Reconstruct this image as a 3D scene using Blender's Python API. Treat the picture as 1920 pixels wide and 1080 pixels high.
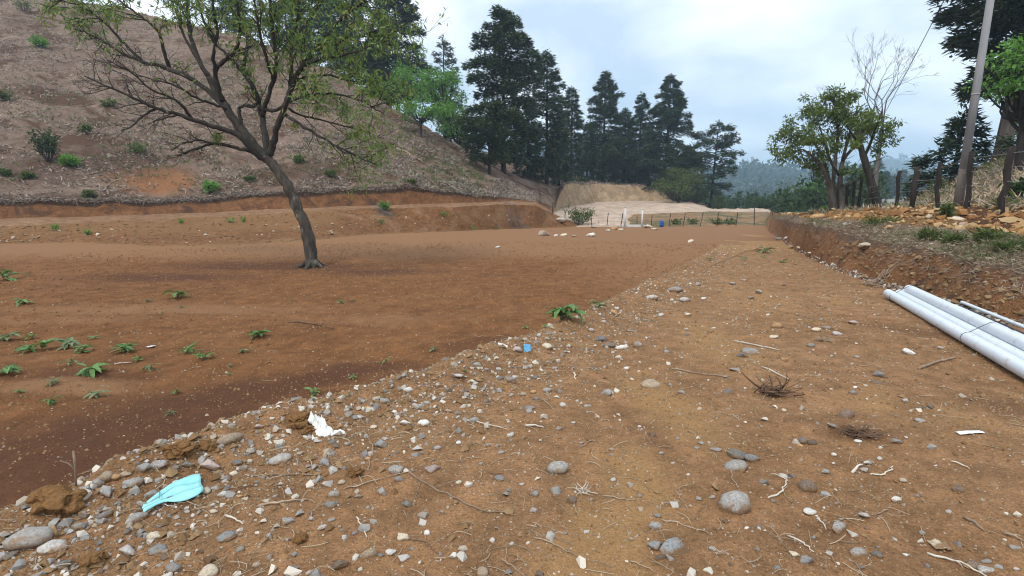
import bpy, bmesh, math, random
import numpy as np
from mathutils import Vector, Matrix, noise as mnoise

# ------------------------------------------------------------------ camera, sky, sun, exposure
S = bpy.context.scene
COL = S.collection
for o in list(bpy.data.objects):
    bpy.data.objects.remove(o)
PITCH = math.radians(10.62)
EYE = 1.6
cam_d = bpy.data.cameras.new('camera')
cam_d.lens = 18.0; cam_d.sensor_width = 36.0
cam_d.clip_start = 0.05; cam_d.clip_end = 9000
cam = bpy.data.objects.new('camera', cam_d); COL.objects.link(cam)
cam.location = (0, 0, EYE); cam.rotation_euler = (math.pi/2 - PITCH, 0, 0)
S.camera = cam

SUN_EL, SUN_AZ = math.radians(58), math.radians(215)     # azimuth clockwise from +Y
world = bpy.data.worlds.new('World'); S.world = world; world.use_nodes = True
wt = world.node_tree; wt.nodes.clear()
def wn(t, **kw):
    n = wt.nodes.new(t)
    for k, v in kw.items(): setattr(n, k, v)
    return n
w_out = wn('ShaderNodeOutputWorld'); w_bg = wn('ShaderNodeBackground'); w_bg.inputs['Strength'].default_value = 0.125
w_sky = wn('ShaderNodeTexSky'); w_sky.sky_type = 'NISHITA'; w_sky.sun_disc = False
w_sky.sun_elevation = SUN_EL; w_sky.sun_rotation = SUN_AZ; w_sky.dust_density = 2.0
w_tc = wn('ShaderNodeTexCoord'); w_sep = wn('ShaderNodeSeparateXYZ')
wt.links.new(w_tc.outputs['Generated'], w_sep.inputs[0])
w_add = wn('ShaderNodeMath', operation='ADD'); w_add.inputs[1].default_value = 0.30
w_mx = wn('ShaderNodeMath', operation='MAXIMUM'); w_mx.inputs[1].default_value = 0.05
wt.links.new(w_sep.outputs['Z'], w_mx.inputs[0]); wt.links.new(w_mx.outputs[0], w_add.inputs[0])
w_dx = wn('ShaderNodeMath', operation='DIVIDE'); w_dy = wn('ShaderNodeMath', operation='DIVIDE')
wt.links.new(w_sep.outputs['X'], w_dx.inputs[0]); wt.links.new(w_add.outputs[0], w_dx.inputs[1])
wt.links.new(w_sep.outputs['Y'], w_dy.inputs[0]); wt.links.new(w_add.outputs[0], w_dy.inputs[1])
w_com = wn('ShaderNodeCombineXYZ'); wt.links.new(w_dx.outputs[0], w_com.inputs[0]); wt.links.new(w_dy.outputs[0], w_com.inputs[1])
w_com.inputs[2].default_value = 3.7
w_n1 = wn('ShaderNodeTexNoise'); w_n1.inputs['Scale'].default_value = 1.35; w_n1.inputs['Detail'].default_value = 5; w_n1.inputs['Roughness'].default_value = 0.5; w_n1.inputs['Distortion'].default_value = 0.25
w_n2 = wn('ShaderNodeTexNoise'); w_n2.inputs['Scale'].default_value = 0.8; w_n2.inputs['Detail'].default_value = 4
wt.links.new(w_com.outputs[0], w_n1.inputs['Vector']); wt.links.new(w_com.outputs[0], w_n2.inputs['Vector'])
w_r1 = wn('ShaderNodeValToRGB')          # cloud tone: grey-blue underside to bright white
e = w_r1.color_ramp.elements
e[0].position = 0.36; e[0].color = (3.9, 4.7, 5.7, 1); e[1].position = 0.62; e[1].color = (8.6, 8.9, 9.3, 1)
m_ = w_r1.color_ramp.elements.new(0.5); m_.color = (6.4, 6.95, 7.7, 1)
w_r2 = wn('ShaderNodeValToRGB')          # cover: a few thin gaps show the blue
e = w_r2.color_ramp.elements
e[0].position = 0.30; e[0].color = (0.55,)*3 + (1,); e[1].position = 0.48; e[1].color = (0.97,)*3 + (1,)
wt.links.new(w_n1.outputs[0], w_r1.inputs[0]); wt.links.new(w_n2.outputs[0], w_r2.inputs[0])
w_mix = wn('ShaderNodeMix', data_type='RGBA')
wt.links.new(w_r2.outputs[0], w_mix.inputs[0]); wt.links.new(w_sky.outputs[0], w_mix.inputs[6]); wt.links.new(w_r1.outputs[0], w_mix.inputs[7])
wt.links.new(w_mix.outputs[2], w_bg.inputs['Color']); wt.links.new(w_bg.outputs[0], w_out.inputs['Surface'])

sun_d = bpy.data.lights.new('sun', 'SUN'); sun_d.energy = 1.5; sun_d.angle = math.radians(14); sun_d.color = (1.0, 0.95, 0.87)
sun = bpy.data.objects.new('sun', sun_d); COL.objects.link(sun)
sd = Vector((math.sin(SUN_AZ)*math.cos(SUN_EL), math.cos(SUN_AZ)*math.cos(SUN_EL), math.sin(SUN_EL)))
sun.rotation_euler = sd.to_track_quat('Z', 'Y').to_euler(); sun.location = sd*60
S.view_settings.view_transform = 'Standard'; S.view_settings.look = 'None'
S.view_settings.exposure = 0.6; S.view_settings.gamma = 1.0; S.view_settings.use_curve_mapping = False
S.render.engine = 'CYCLES'
cy = S.cycles
cy.max_bounces = 5; cy.diffuse_bounces = 2; cy.glossy_bounces = 2; cy.transmission_bounces = 2; cy.transparent_max_bounces = 6; cy.volume_bounces = 2
cy.use_denoising = True; cy.use_adaptive_sampling = False; cy.filter_width = 1.1

# ------------------------------------------------------------------ helpers
rng = np.random.default_rng(11)
random.seed(11)
sP, cP = math.sin(PITCH), math.cos(PITCH)

def tag(o, label=None, cat=None, group=None, kind=None):
    if label: o['label'] = label
    if cat: o['category'] = cat
    if group: o['group'] = group
    if kind: o['kind'] = kind
    return o

def link(o, parent=None):
    COL.objects.link(o)
    if parent is not None: o.parent = parent
    return o

def empty(name, loc=(0, 0, 0), rot=(0, 0, 0)):
    o = bpy.data.objects.new(name, None); o.empty_display_size = 0.2
    o.location = loc; o.rotation_euler = rot
    return link(o)

def mesh_np(name, verts, faces, mat=None, smooth=True):
    """verts (n,3); faces: an (m,k) array or a list of such arrays"""
    me = bpy.data.meshes.new(name)
    verts = np.asarray(verts, dtype=np.float32)
    fl = faces if isinstance(faces, list) else [faces]
    fl = [np.asarray(f, dtype=np.int32) for f in fl if len(f)]
    me.vertices.add(len(verts)); me.vertices.foreach_set('co', verts.ravel())
    loops = np.concatenate([f.ravel() for f in fl]) if fl else np.zeros(0, np.int32)
    tot = np.concatenate([np.full(len(f), f.shape[1], np.int32) for f in fl]) if fl else np.zeros(0, np.int32)
    st = np.concatenate([[0], np.cumsum(tot)[:-1]]).astype(np.int32)
    me.loops.add(len(loops)); me.loops.foreach_set('vertex_index', loops)
    me.polygons.add(len(tot)); me.polygons.foreach_set('loop_start', st); me.polygons.foreach_set('loop_total', tot)
    me.polygons.foreach_set('use_smooth', np.full(len(tot), bool(smooth)))
    me.update(calc_edges=True)
    if mat is not None: me.materials.append(mat)
    return me

def obj_np(name, verts, faces, mat=None, parent=None, smooth=True, loc=None):
    """one mesh object; with loc the verts are world verts re-based on loc"""
    verts = np.asarray(verts, dtype=np.float64)
    if loc is not None: verts = verts - np.asarray(loc)
    o = bpy.data.objects.new(name, mesh_np(name, verts, faces, mat, smooth))
    if loc is not None and parent is None: o.location = loc
    return link(o, parent)

class MB:
    """collects tubes and leaf blades into one mesh"""
    def __init__(s): s.v = []; s.q = []; s.t = []; s.n = 0
    def add(s, v, q=None, t=None):
        v = np.asarray(v, dtype=np.float64)
        if q is not None and len(q): s.q.append(np.asarray(q)+s.n)
        if t is not None and len(t): s.t.append(np.asarray(t)+s.n)
        s.v.append(v); s.n += len(v)
    def tube(s, pts, rad, n=6, cap=True):
        pts = np.asarray(pts, dtype=np.float64); m = len(pts)
        rad = np.broadcast_to(np.asarray(rad, dtype=np.float64), (m,))
        tg = np.gradient(pts, axis=0); tg /= np.linalg.norm(tg, axis=1)[:, None]+1e-9
        up = np.array([0., 0, 1]) if abs(tg[0][2]) < .9 else np.array([1., 0, 0])
        nx = np.cross(tg[0], up); nx /= np.linalg.norm(nx)+1e-9
        N = []
        for k in range(m):
            nx = nx - tg[k]*np.dot(nx, tg[k]); nx /= np.linalg.norm(nx)+1e-9
            N.append(nx)
        N = np.array(N); B = np.cross(tg, N)
        a = np.arange(n)*2*math.pi/n
        v = pts[:, None, :] + rad[:, None, None]*(np.cos(a)[None, :, None]*N[:, None, :]+np.sin(a)[None, :, None]*B[:, None, :])
        k, j = np.meshgrid(np.arange(m-1), np.arange(n), indexing='ij'); j2 = (j+1) % n
        q = np.stack([k*n+j, k*n+j2, (k+1)*n+j2, (k+1)*n+j], -1).reshape(-1, 4)
        v = v.reshape(-1, 3); t = None
        if cap:
            v = np.vstack([v, pts[:1], pts[-1:]]); c0, c1 = m*n, m*n+1
            jj = np.arange(n); t = np.vstack([np.stack([np.full(n, c0), (jj+1) % n, jj], -1), np.stack([np.full(n, c1), (m-1)*n+jj, (m-1)*n+(jj+1) % n], -1)])
        s.add(v, q, t)
    def blades(s, c, d, nrm, L, W, fold=0.0):
        """diamond leaves: base c, direction d, face normal nrm, length L, width W (arrays)"""
        c = np.asarray(c); d = np.asarray(d); nrm = np.asarray(nrm); L = np.asarray(L)[:, None]; W = np.asarray(W)[:, None]
        d = d/(np.linalg.norm(d, axis=1)[:, None]+1e-9)
        sx = np.cross(d, nrm); sx /= np.linalg.norm(sx, axis=1)[:, None]+1e-9
        up = np.cross(sx, d)
        mid = c+d*L*.45
        v = np.stack([c, mid+sx*W*.5+up*W*fold, c+d*L, mid-sx*W*.5+up*W*fold], 1).reshape(-1, 3)
        i = np.arange(len(c))*4
        s.add(v, None, np.vstack([np.stack([i, i+1, i+2], -1), np.stack([i, i+2, i+3], -1)]))
    def box(s, c, size, rotz=0.0):
        c = np.asarray(c); hx, hy, hz = [q/2 for q in size]
        v = np.array([[x, y, z] for z in (-hz, hz) for y in (-hy, hy) for x in (-hx, hx)])
        R = np.array([[math.cos(rotz), -math.sin(rotz), 0], [math.sin(rotz), math.cos(rotz), 0], [0, 0, 1]])
        s.add(v@R.T+c, [[0, 2, 3, 1], [4, 5, 7, 6], [0, 1, 5, 4], [2, 6, 7, 3], [0, 4, 6, 2], [1, 3, 7, 5]])
    def build(s, name, mat, parent=None, smooth=True, loc=None, base=None):
        V = np.vstack(s.v) if s.v else np.zeros((0, 3))
        F = ([np.vstack(s.q)] if s.q else [])+([np.vstack(s.t)] if s.t else [])
        if base is not None: V = V-np.asarray(base)
        return obj_np(name, V, F, mat, parent, smooth, loc)

def hash2(ix, iy, seed):
    h = (ix.astype(np.int64)*374761393 + iy.astype(np.int64)*668265263 + seed*1442695041) & 0xffffffff
    h = ((h ^ (h >> 13))*1274126177) & 0xffffffff
    h = ((h ^ (h >> 16))*2246822519) & 0xffffffff
    return ((h ^ (h >> 15)) & 0xffffff)/float(0xffffff)
def vnoise(x, y, seed=0):
    ix = np.floor(x); iy = np.floor(y); fx = x-ix; fy = y-iy
    fx = fx*fx*fx*(fx*(fx*6-15)+10); fy = fy*fy*fy*(fy*(fy*6-15)+10)
    ix = ix.astype(np.int64); iy = iy.astype(np.int64)
    a = hash2(ix, iy, seed); b = hash2(ix+1, iy, seed); c = hash2(ix, iy+1, seed); d = hash2(ix+1, iy+1, seed)
    return ((a*(1-fx)+b*fx)*(1-fy)+(c*(1-fx)+d*fx)*fy)*2-1
def fbm(x, y, seed=0, oct=3, gain=.5):
    r = 0; a = 1; tot = 0
    for k in range(oct):
        ca, sa = math.cos(.6*k), math.sin(.6*k)
        r = r+a*vnoise((x*ca-y*sa)*2**k+17.3*k, (x*sa+y*ca)*2**k-9.1*k, seed+k*7); tot += a; a *= gain
    return r/tot
def sstep(a, b, x):
    t = np.clip((x-a)/(b-a), 0, 1); return t*t*(3-2*t)

def ray(px, py):
    u = (px-960)/960; t = (py-540)/960
    return np.array([u, cP-t*sP, -sP-t*cP])
def at(px, py, Y):
    """the place seen at photo pixel (px,py) lying Y metres ahead"""
    d = ray(px, py); return np.array([0, 0, EYE])+d*(Y/d[1])
def mpp(p):
    """metres per photo pixel at a place"""
    return (p[1]*cP-(p[2]-EYE)*sP)/960

# ------------------------------------------------------------------ materials
MATS = {}
def nmat(name):
    m = bpy.data.materials.new(name); m.use_nodes = True; nt = m.node_tree; nt.nodes.clear()
    out = nt.nodes.new('ShaderNodeOutputMaterial'); MATS[name] = m
    return m, nt, out
def nd(nt, t, ins=None, **kw):
    n = nt.nodes.new(t)
    for k, v in kw.items(): setattr(n, k, v)
    for k, v in (ins or {}).items():
        if hasattr(v, 'bl_idname') or isinstance(v, bpy.types.NodeSocket): nt.links.new(v, n.inputs[k])
        else: n.inputs[k].default_value = v
    return n
def c4(c): return (c[0], c[1], c[2], 1.0)
def ramp(nt, fac, stops):
    n = nt.nodes.new('ShaderNodeValToRGB'); nt.links.new(fac, n.inputs[0]); el = n.color_ramp.elements
    while len(el) < len(stops): el.new(.5)
    for q, (p, c) in zip(el, stops):
        q.position = p; q.color = c4(c) if hasattr(c, '__len__') else (c, c, c, 1)
    return n.outputs[0]
def mixc(nt, fac, a, b, mode='MIX'):
    n = nt.nodes.new('ShaderNodeMix'); n.data_type = 'RGBA'; n.blend_type = mode
    for s_, v in ((0, fac), (6, a), (7, b)):
        if isinstance(v, bpy.types.NodeSocket): nt.links.new(v, n.inputs[s_])
        else: n.inputs[s_].default_value = v if s_ == 0 else c4(v)
    return n.outputs[2]
def noisef(nt, co, scale, detail=3, rough=.5, dist=0.0):
    return nd(nt, 'ShaderNodeTexNoise', {'Vector': co, 'Scale': scale, 'Detail': detail, 'Roughness': rough, 'Distortion': dist}).outputs[0]

def mat_soil(name, cols, big=.7, mid=5.0, grain=55.0, speck=None, speck_scale=60., speck_amt=.1, bump=.5, attr=None, patch=None, patch_scale=.5, patch_rng=(.5, .6)):
    m, nt, out = nmat(name)
    co = nd(nt, 'ShaderNodeTexCoord').outputs['Object']
    f1 = noisef(nt, co, big, 4, .6, .4); f2 = noisef(nt, co, mid, 5, .65); f3 = noisef(nt, co, grain, 4, .7)
    base = ramp(nt, f1, [(.32, cols[0]), (.5, cols[1]), (.68, cols[2])])
    base = mixc(nt, .55, base, ramp(nt, f2, [(.32, [x*.5 for x in cols[1]]), (.5, cols[1]), (.68, [min(1, x*1.6) for x in cols[1]])]))
    f4 = noisef(nt, co, grain*2.6, 3, .7)
    g = mixc(nt, .5, ramp(nt, f3, [(.30, .42), (.5, 1.0), (.70, 1.62)]), ramp(nt, f4, [(.30, .42), (.5, 1.0), (.70, 1.62)]))
    base = mixc(nt, 1.0, base, g, 'MULTIPLY')
    if patch is not None:
        fp = noisef(nt, co, patch_scale, 6, .65, .6)
        base = mixc(nt, ramp(nt, fp, [(patch_rng[0], 0.), (patch_rng[1], 1.)]), base, patch)
    if attr is not None:
        for an, colr, k in attr:
            at_ = nd(nt, 'ShaderNodeAttribute', attribute_name=an).outputs['Fac']
            br = noisef(nt, co, 2.3, 9, .75)
            mm = nd(nt, 'ShaderNodeMath', {0: at_, 1: br}, operation='MULTIPLY').outputs[0]
            base = mixc(nt, ramp(nt, mm, [(.16, 0.), (.52, k)]), base, mixc(nt, .6, colr, g, 'MULTIPLY'))
    if speck is not None:
        v = nd(nt, 'ShaderNodeTexVoronoi', {'Vector': co, 'Scale': speck_scale, 'Randomness': 1.0})
        dm = ramp(nt, v.outputs['Distance'], [(.2, 1.), (.32, 0.)])
        sep = nd(nt, 'ShaderNodeSeparateColor', {0: v.outputs['Color']})
        pick = ramp(nt, sep.outputs[0], [(1-speck_amt-.02, 0.), (1-speck_amt, 1.)])
        mm = nd(nt, 'ShaderNodeMath', {0: dm, 1: pick}, operation='MULTIPLY').outputs[0]
        base = mixc(nt, mm, base, ramp(nt, sep.outputs[1], [(0., speck[0]), (.5, speck[1]), (1., speck[2])]))
    bs = nd(nt, 'ShaderNodeBsdfPrincipled', {'Base Color': base, 'Roughness': .95, 'Specular IOR Level': .15})
    h = nd(nt, 'ShaderNodeMath', {0: nd(nt, 'ShaderNodeMath', {0: f3, 1: .3}, operation='MULTIPLY').outputs[0], 1: f2}, operation='ADD').outputs[0]
    b1 = nd(nt, 'ShaderNodeBump', {'Height': f3, 'Strength': min(1, bump*1.5), 'Distance': 1.6/grain})
    b2 = nd(nt, 'ShaderNodeBump', {'Height': f2, 'Strength': min(1, bump*1.4), 'Distance': .35/mid, 'Normal': b1.outputs[0]})
    nt.links.new(b2.outputs[0], bs.inputs['Normal']); nt.links.new(bs.outputs[0], out.inputs[0])
    return m

def mat_simple(name, cols, scale=8., rough=.8, bump=.2, bdist=.01, detail=4, stretch=None, spec=.3, island=False, extra=None, objrand=0.0, trans=0.0):
    """a ramp over noise (and, for leaves or stones, over a random value per island or object)"""
    m, nt, out = nmat(name)
    co = nd(nt, 'ShaderNodeTexCoord').outputs['Object']
    if stretch: co = nd(nt, 'ShaderNodeMapping', {'Vector': co, 'Scale': stretch}).outputs[0]
    f = noisef(nt, co, scale, detail, .6)
    k = len(cols)
    if island:
        r = nd(nt, 'ShaderNodeNewGeometry').outputs['Random Per Island']
        f_ = nd(nt, 'ShaderNodeMath', {0: r, 1: .6}, operation='MULTIPLY').outputs[0]
        f_ = nd(nt, 'ShaderNodeMath', {0: nd(nt, 'ShaderNodeMath', {0: f, 1: .7}, operation='MULTIPLY').outputs[0], 1: f_}, operation='ADD').outputs[0]
        base = ramp(nt, f_, [(.3+.7*i/max(1, k-1)*.8, c) for i, c in enumerate(cols)])
    else:
        base = ramp(nt, f, [(.3+.4*i/max(1, k-1), c) for i, c in enumerate(cols)])
    if objrand:
        orr = nd(nt, 'ShaderNodeObjectInfo').outputs['Random']
        base = mixc(nt, 1.0, base, ramp(nt, orr, [(0., 1-objrand), (1., 1+objrand)]), 'MULTIPLY')
    if extra:
        for (esc, lo, hi, colr) in extra:
            base = mixc(nt, ramp(nt, noisef(nt, co, esc, 5, .65, .3), [(lo, 0.), (hi, 1.)]), base, colr)
    bs = nd(nt, 'ShaderNodeBsdfPrincipled', {'Base Color': base, 'Roughness': rough, 'Specular IOR Level': spec})
    if bump:
        nt.links.new(nd(nt, 'ShaderNodeBump', {'Height': f, 'Strength': bump, 'Distance': bdist}).outputs[0], bs.inputs['Normal'])
    sh = bs.outputs[0]
    if trans:
        tr = nd(nt, 'ShaderNodeBsdfTranslucent', {'Color': mixc(nt, 1., base, (1.3, 1.5, .7), 'MULTIPLY')})
        mx = nd(nt, 'ShaderNodeMixShader', {0: trans}); nt.links.new(sh, mx.inputs[1]); nt.links.new(tr.outputs[0], mx.inputs[2]); sh = mx.outputs[0]
    nt.links.new(sh, out.inputs[0])
    return m

SP = [(.42, .36, .30), (.30, .20, .10), (.55, .50, .44)]
M_track = mat_soil('track_soil', [(0.221, 0.115, 0.053), (0.270, 0.145, 0.069), (0.313, 0.179, 0.091)], big=.55, speck=SP, speck_scale=48., speck_amt=.08, attr=[('worn', (0.347, 0.200, 0.085), .8), ('dark', (0.145, 0.070, 0.034), .8)])
M_field = mat_soil('field_soil', [(0.147, 0.064, 0.027), (0.187, 0.083, 0.032), (0.222, 0.104, 0.044)], big=.35, mid=3.5, speck=SP, speck_scale=30., speck_amt=.025, bump=.5, attr=[('dark', (0.098, 0.043, 0.023), .9), ('worn', (0.256, 0.134, 0.066), .97)])
M_slope = mat_soil('slope_soil', [(0.145, 0.066, 0.027), (0.190, 0.088, 0.036), (0.240, 0.120, 0.052)], big=.5, mid=3., grain=20., speck=SP, speck_scale=14., speck_amt=.03, patch=(.26, .15, .08), patch_scale=.5, patch_rng=(.52, .68), attr=[('worn', (0.24, 0.13, 0.055), .8)])
M_bench = mat_soil('bench_soil', [(0.199, 0.108, 0.055), (0.247, 0.140, 0.077), (0.294, 0.179, 0.105)], big=.4, mid=2.5, grain=18.)
M_cut = mat_soil('cut_soil', [(0.157, 0.067, 0.030), (0.218, 0.101, 0.044), (0.285, 0.140, 0.062)], big=.9, mid=2.6, grain=12., bump=.8, patch=(0.095, 0.050, 0.033), patch_scale=.8, patch_rng=(.52, .62), attr=[('dark', (0.071, 0.041, 0.027), .95)])
M_hill = mat_soil('dry_hillside', [(0.150, 0.094, 0.063), (0.222, 0.152, 0.110), (0.300, 0.222, 0.167)], big=.22, mid=1.4, grain=9., bump=1., patch=(0.114, 0.061, 0.037), patch_scale=.3, patch_rng=(.50, .60), attr=[('worn', (0.324, 0.146, 0.063), .95), ('dark', (0.120, 0.070, 0.048), .9)])
M_pad = mat_soil('pale_fill', [(.40, .295, .22), (.46, .35, .265), (.52, .405, .315)], big=.2, mid=.9, grain=6., bump=.3)
M_clay = mat_soil('tan_clay', [(.34, .225, .13), (.44, .31, .19), (.52, .39, .26)], big=.25, mid=.9, grain=5., bump=.8)
M_emb = mat_soil('embankment_soil', [(.24, .135, .07), (.28, .17, .09), (.23, .17, .10)], big=.35, mid=1.2, grain=8., patch=(.105, .115, .055), patch_scale=.25, patch_rng=(.48, .60))
M_rbank = mat_soil('roadside_cut_soil', [(0.166, 0.074, 0.034), (0.238, 0.111, 0.048), (0.315, 0.167, 0.078)], big=1.1, mid=4., grain=26., bump=1., patch=(0.109, 0.062, 0.039), patch_scale=1.3, patch_rng=(.55, .64), attr=[('dark', (0.154, 0.111, 0.078), .8)])
M_rtop = mat_soil('bank_litter', [(.16, .105, .065), (.23, .17, .115), (.29, .225, .16)], big=1., mid=5., grain=24., bump=.9, patch=(.17, .085, .04), patch_scale=.9, patch_rng=(.5, .62))
M_rubble = mat_soil('orange_rubble', [(.24, .115, .045), (.34, .19, .075), (.42, .27, .13)], big=1.3, mid=4.5, grain=18., bump=1., patch=(.20, .088, .042), patch_scale=.5, patch_rng=(.52, .64), attr=[('dark', (.17, .078, .042), .95)])
M_grassy = mat_soil('grassy_slope', [(.14, .11, .06), (.20, .16, .10), (.16, .15, .065)], big=.5, mid=2., grain=10., bump=.9, patch=(.075, .11, .035), patch_scale=.6, patch_rng=(.5, .6))
M_valley = mat_soil('valley_floor', [(.05, .075, .03), (.08, .10, .045), (.13, .13, .07)], big=.02, mid=.1, grain=1., bump=.3)
M_wood = mat_soil('wooded_hill', [(.032, .055, .026), (.045, .07, .03), (.075, .09, .045)], big=.012, mid=.06, grain=.4, bump=.5)
M_road = mat_soil('grey_road', [(.20, .19, .18), (.24, .23, .22), (.28, .27, .26)], big=.2, mid=1., grain=9., bump=.2)
# ------------------------------------------------------------------ terrain
BERM = np.array([(-5.5, -3.5), (-2.62, 2.20), (-2.02, 3.35), (-.82, 4.46), (1.02, 7.17), (2.9, 10.4), (4.85, 13.9), (8.4, 20.5), (13.4, 30.8), (20., 46.)])
def berm_d(x, y):
    """signed distance to the stony ridge, positive on the field side; and the place along it"""
    best = np.full(np.shape(x), 1e9); sg = np.ones(np.shape(x))
    for (ax, ay), (bx, by) in zip(BERM[:-1], BERM[1:]):
        dx, dy = bx-ax, by-ay; L = dx*dx+dy*dy
        t = np.clip(((x-ax)*dx+(y-ay)*dy)/L, 0, 1)
        d = np.hypot(x-ax-t*dx, y-ay-t*dy)
        cr = dx*(y-ay)-dy*(x-ax)
        k = d < best
        best = np.where(k, d, best); sg = np.where(k, np.where(cr > 0, 1., -1.), sg)
    return best*sg
def G(x, y):
    d = berm_d(x, y)
    yy = np.maximum(y, 0)
    z = -.03*yy
    fade = 1-sstep(9, 24, yy)
    z = z+(1-sstep(16, 26, yy))*(.115+.06*vnoise(x*1.3, y*1.3, 5)+.045*vnoise(x*4, y*4, 6))*np.exp(-((d+.10)/.30)**2)*(.35+.65*fade)
    z = z-sstep(-.05, 1.1, d)*(.10+.36*fade)
    fld = sstep(.3, 1.2, d)
    z = z+fld*(.045*fbm(x*.55, y*1.6, 12, 3)-.03*np.exp(-(((x*.25+y*.97+.5*vnoise(x*.2, y*.2, 13)-6.2)/.22)**2))-.03*np.exp(-(((x*.25+y*.97+.5*vnoise(x*.2, y*.2, 13)-7.9)/.22)**2)))
    return z

def bl(pts):
    out = []
    for px, py, Y in pts:
        p = at(px, py, Y); out.append((math.atan2(p[0], p[1]), math.hypot(p[0], p[1]), p[2]))
    out.sort(); return np.array(out)
def bl0(pts):
    out = []
    for px, Y in pts:
        x = (px-960)/960/1.0176*Y; out.append((math.atan2(x, Y), math.hypot(x, Y), float(G(np.array(x), np.array(Y)))))
    out.sort(); return np.array(out)
L = []
L.append(bl0([(-400, 21), (0, 24.5), (120, 25), (250, 23), (400, 23), (560, 26), (660, 31.5), (740, 35), (850, 38), (960, 42), (1000, 43), (1060, 46), (1180, 47), (1440, 47), (1449, 34), (1470, 26), (1500, 19.5), (1545, 15.2), (1600, 12.4), (1680, 10.2), (1800, 8.3), (1920, 7.0), (2300, 4.6)]))
L.append(bl([(-400, 428, 24), (0, 424, 27), (200, 416, 29.5), (400, 407, 32), (560, 397, 34), (700, 391, 36.5), (850, 387, 39), (960, 384, 42.5), (1005, 385, 44), (1025, 394, 45.8), (1045, 404, 47), (1065, 413, 48.2), (1085, 420, 49.5), (1100, 414, 52), (1130, 406, 55), (1190, 402, 57), (1310, 397, 58), (1440, 397, 58), (1455, 412, 34.5), (1470, 412, 26.8), (1520, 420, 17.6), (1560, 430, 15.4), (1640, 455, 12.0), (1740, 472, 9.8), (1850, 500, 8.1), (1920, 520, 7.4), (2300, 600, 4.95)]))
L.append(bl([(-400, 416, 25.5), (0, 410, 28.5), (200, 405, 31), (400, 398, 33.5), (560, 390, 35.5), (700, 385, 38), (850, 381, 40.5), (960, 378, 43.8), (1005, 379, 45), (1040, 398, 48), (1060, 389, 70), (1120, 379, 80), (1210, 376, 84), (1290, 378, 82), (1315, 385, 78), (1335, 392, 70), (1440, 394, 66), (1455, 406, 37), (1470, 404, 29), (1520, 408, 19.5), (1560, 412, 17.0), (1640, 420, 13.9), (1740, 428, 11.6), (1850, 440, 9.8), (1920, 450, 9.2), (2300, 470, 6.2)]))
L.append(bl([(-400, 372, 26.5), (0, 372, 29.2), (100, 372, 30.3), (300, 376, 33), (430, 366, 34.8), (560, 356, 36.3), (700, 350, 38.8), (760, 347, 39.6), (850, 358, 41), (900, 366, 42.4), (960, 372, 44.5), (1005, 375, 46), (1040, 392, 49), (1060, 345, 73), (1120, 345, 82), (1205, 349, 86), (1290, 372, 86), (1315, 386, 80), (1335, 393, 74), (1440, 393, 70), (1455, 403, 39), (1470, 401, 31), (1520, 402, 24), (1560, 396, 22.5), (1640, 394, 19), (1740, 392, 15.5), (1800, 392, 14.3), (1850, 388, 13), (1920, 384, 11.5), (2300, 370, 8.5)]))
L.append(bl([(-400, -60, 80), (0, -30, 80), (200, 10, 78), (400, 55, 74), (525, 90, 70), (620, 130, 66), (720, 195, 62), (780, 225, 59), (900, 310, 52), (960, 345, 50), (1005, 368, 50), (1040, 385, 55), (1060, 328, 93), (1120, 340, 95), (1205, 352, 97), (1290, 370, 98), (1330, 392, 85), (1440, 394, 76), (1455, 403, 42), (1470, 402, 36), (1520, 402, 34), (1640, 400, 30), (1700, 390, 25), (1740, 380, 22), (1800, 366, 20), (1850, 352, 18), (1920, 340, 16), (2300, 330, 12)]))
L.append(bl([(-400, -20, 100), (0, 0, 98), (400, 75, 92), (525, 105, 90), (620, 150, 88), (720, 205, 86), (780, 240, 86), (900, 285, 88), (960, 300, 92), (1005, 312, 95), (1060, 330, 105), (1120, 344, 110), (1205, 356, 112), (1290, 375, 112), (1330, 394, 95), (1440, 396, 85), (1455, 402, 55), (1520, 400, 50), (1640, 388, 48), (1690, 385, 42), (1740, 358, 34), (1780, 340, 32), (1840, 312, 30), (1920, 275, 28), (2300, 200, 24)]))
L.append(bl([(-400, 0, 130), (0, 20, 130), (400, 90, 130), (720, 215, 130), (900, 300, 130), (1005, 330, 130), (1200, 380, 140), (1330, 420, 130), (1440, 420, 120), (1600, 400, 90), (1650, 377, 80), (1700, 375, 75), (1750, 372, 60), (1920, 300, 60), (2300, 240, 55)]))
L.append(bl([(-400, 60, 230), (0, 100, 230), (720, 250, 230), (1000, 350, 230), (1100, 440, 230), (1300, 458, 230), (2300, 440, 230)]))
L.append(bl([(-400, 120, 400), (0, 150, 400), (720, 290, 400), (1000, 350, 400), (1100, 415, 400), (1370, 405, 400), (2300, 415, 400)]))
L.append(bl([(-400, 250, 640), (0, 255, 640), (720, 312, 640), (1000, 324, 640), (1200, 336, 640), (1370, 326, 640), (1400, 321, 640), (1450, 321, 640), (1500, 320, 640), (1560, 317, 640), (1600, 322, 640), (1640, 332, 640), (1700, 343, 640), (1760, 348, 640), (2300, 345, 640)]))
L.append(bl([(-400, 300, 850), (0, 300, 850), (1000, 345, 850), (2300, 355, 850)]))
L.append(bl([(-400, 300, 1450), (900, 290, 1450), (980, 274, 1450), (1075, 274, 1450), (1200, 300, 1450), (1370, 330, 1450), (1600, 324, 1450), (1650, 308, 1450), (1690, 299, 1450), (1730, 305, 1450), (1800, 320, 1450), (2300, 320, 1450)]))
L.append(bl([(-400, 355, 2200), (2300, 355, 2200)]))
NL = len(L)
TH_LS, TH_LE = math.atan2((1025-960)/960/1.0176, 1), math.atan2((1055-960)/960/1.0176, 1)
TH_RS, TH_RE = math.atan2((1440-960)/960/1.0176, 1), math.atan2((1456-960)/960/1.0176, 1)
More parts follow.
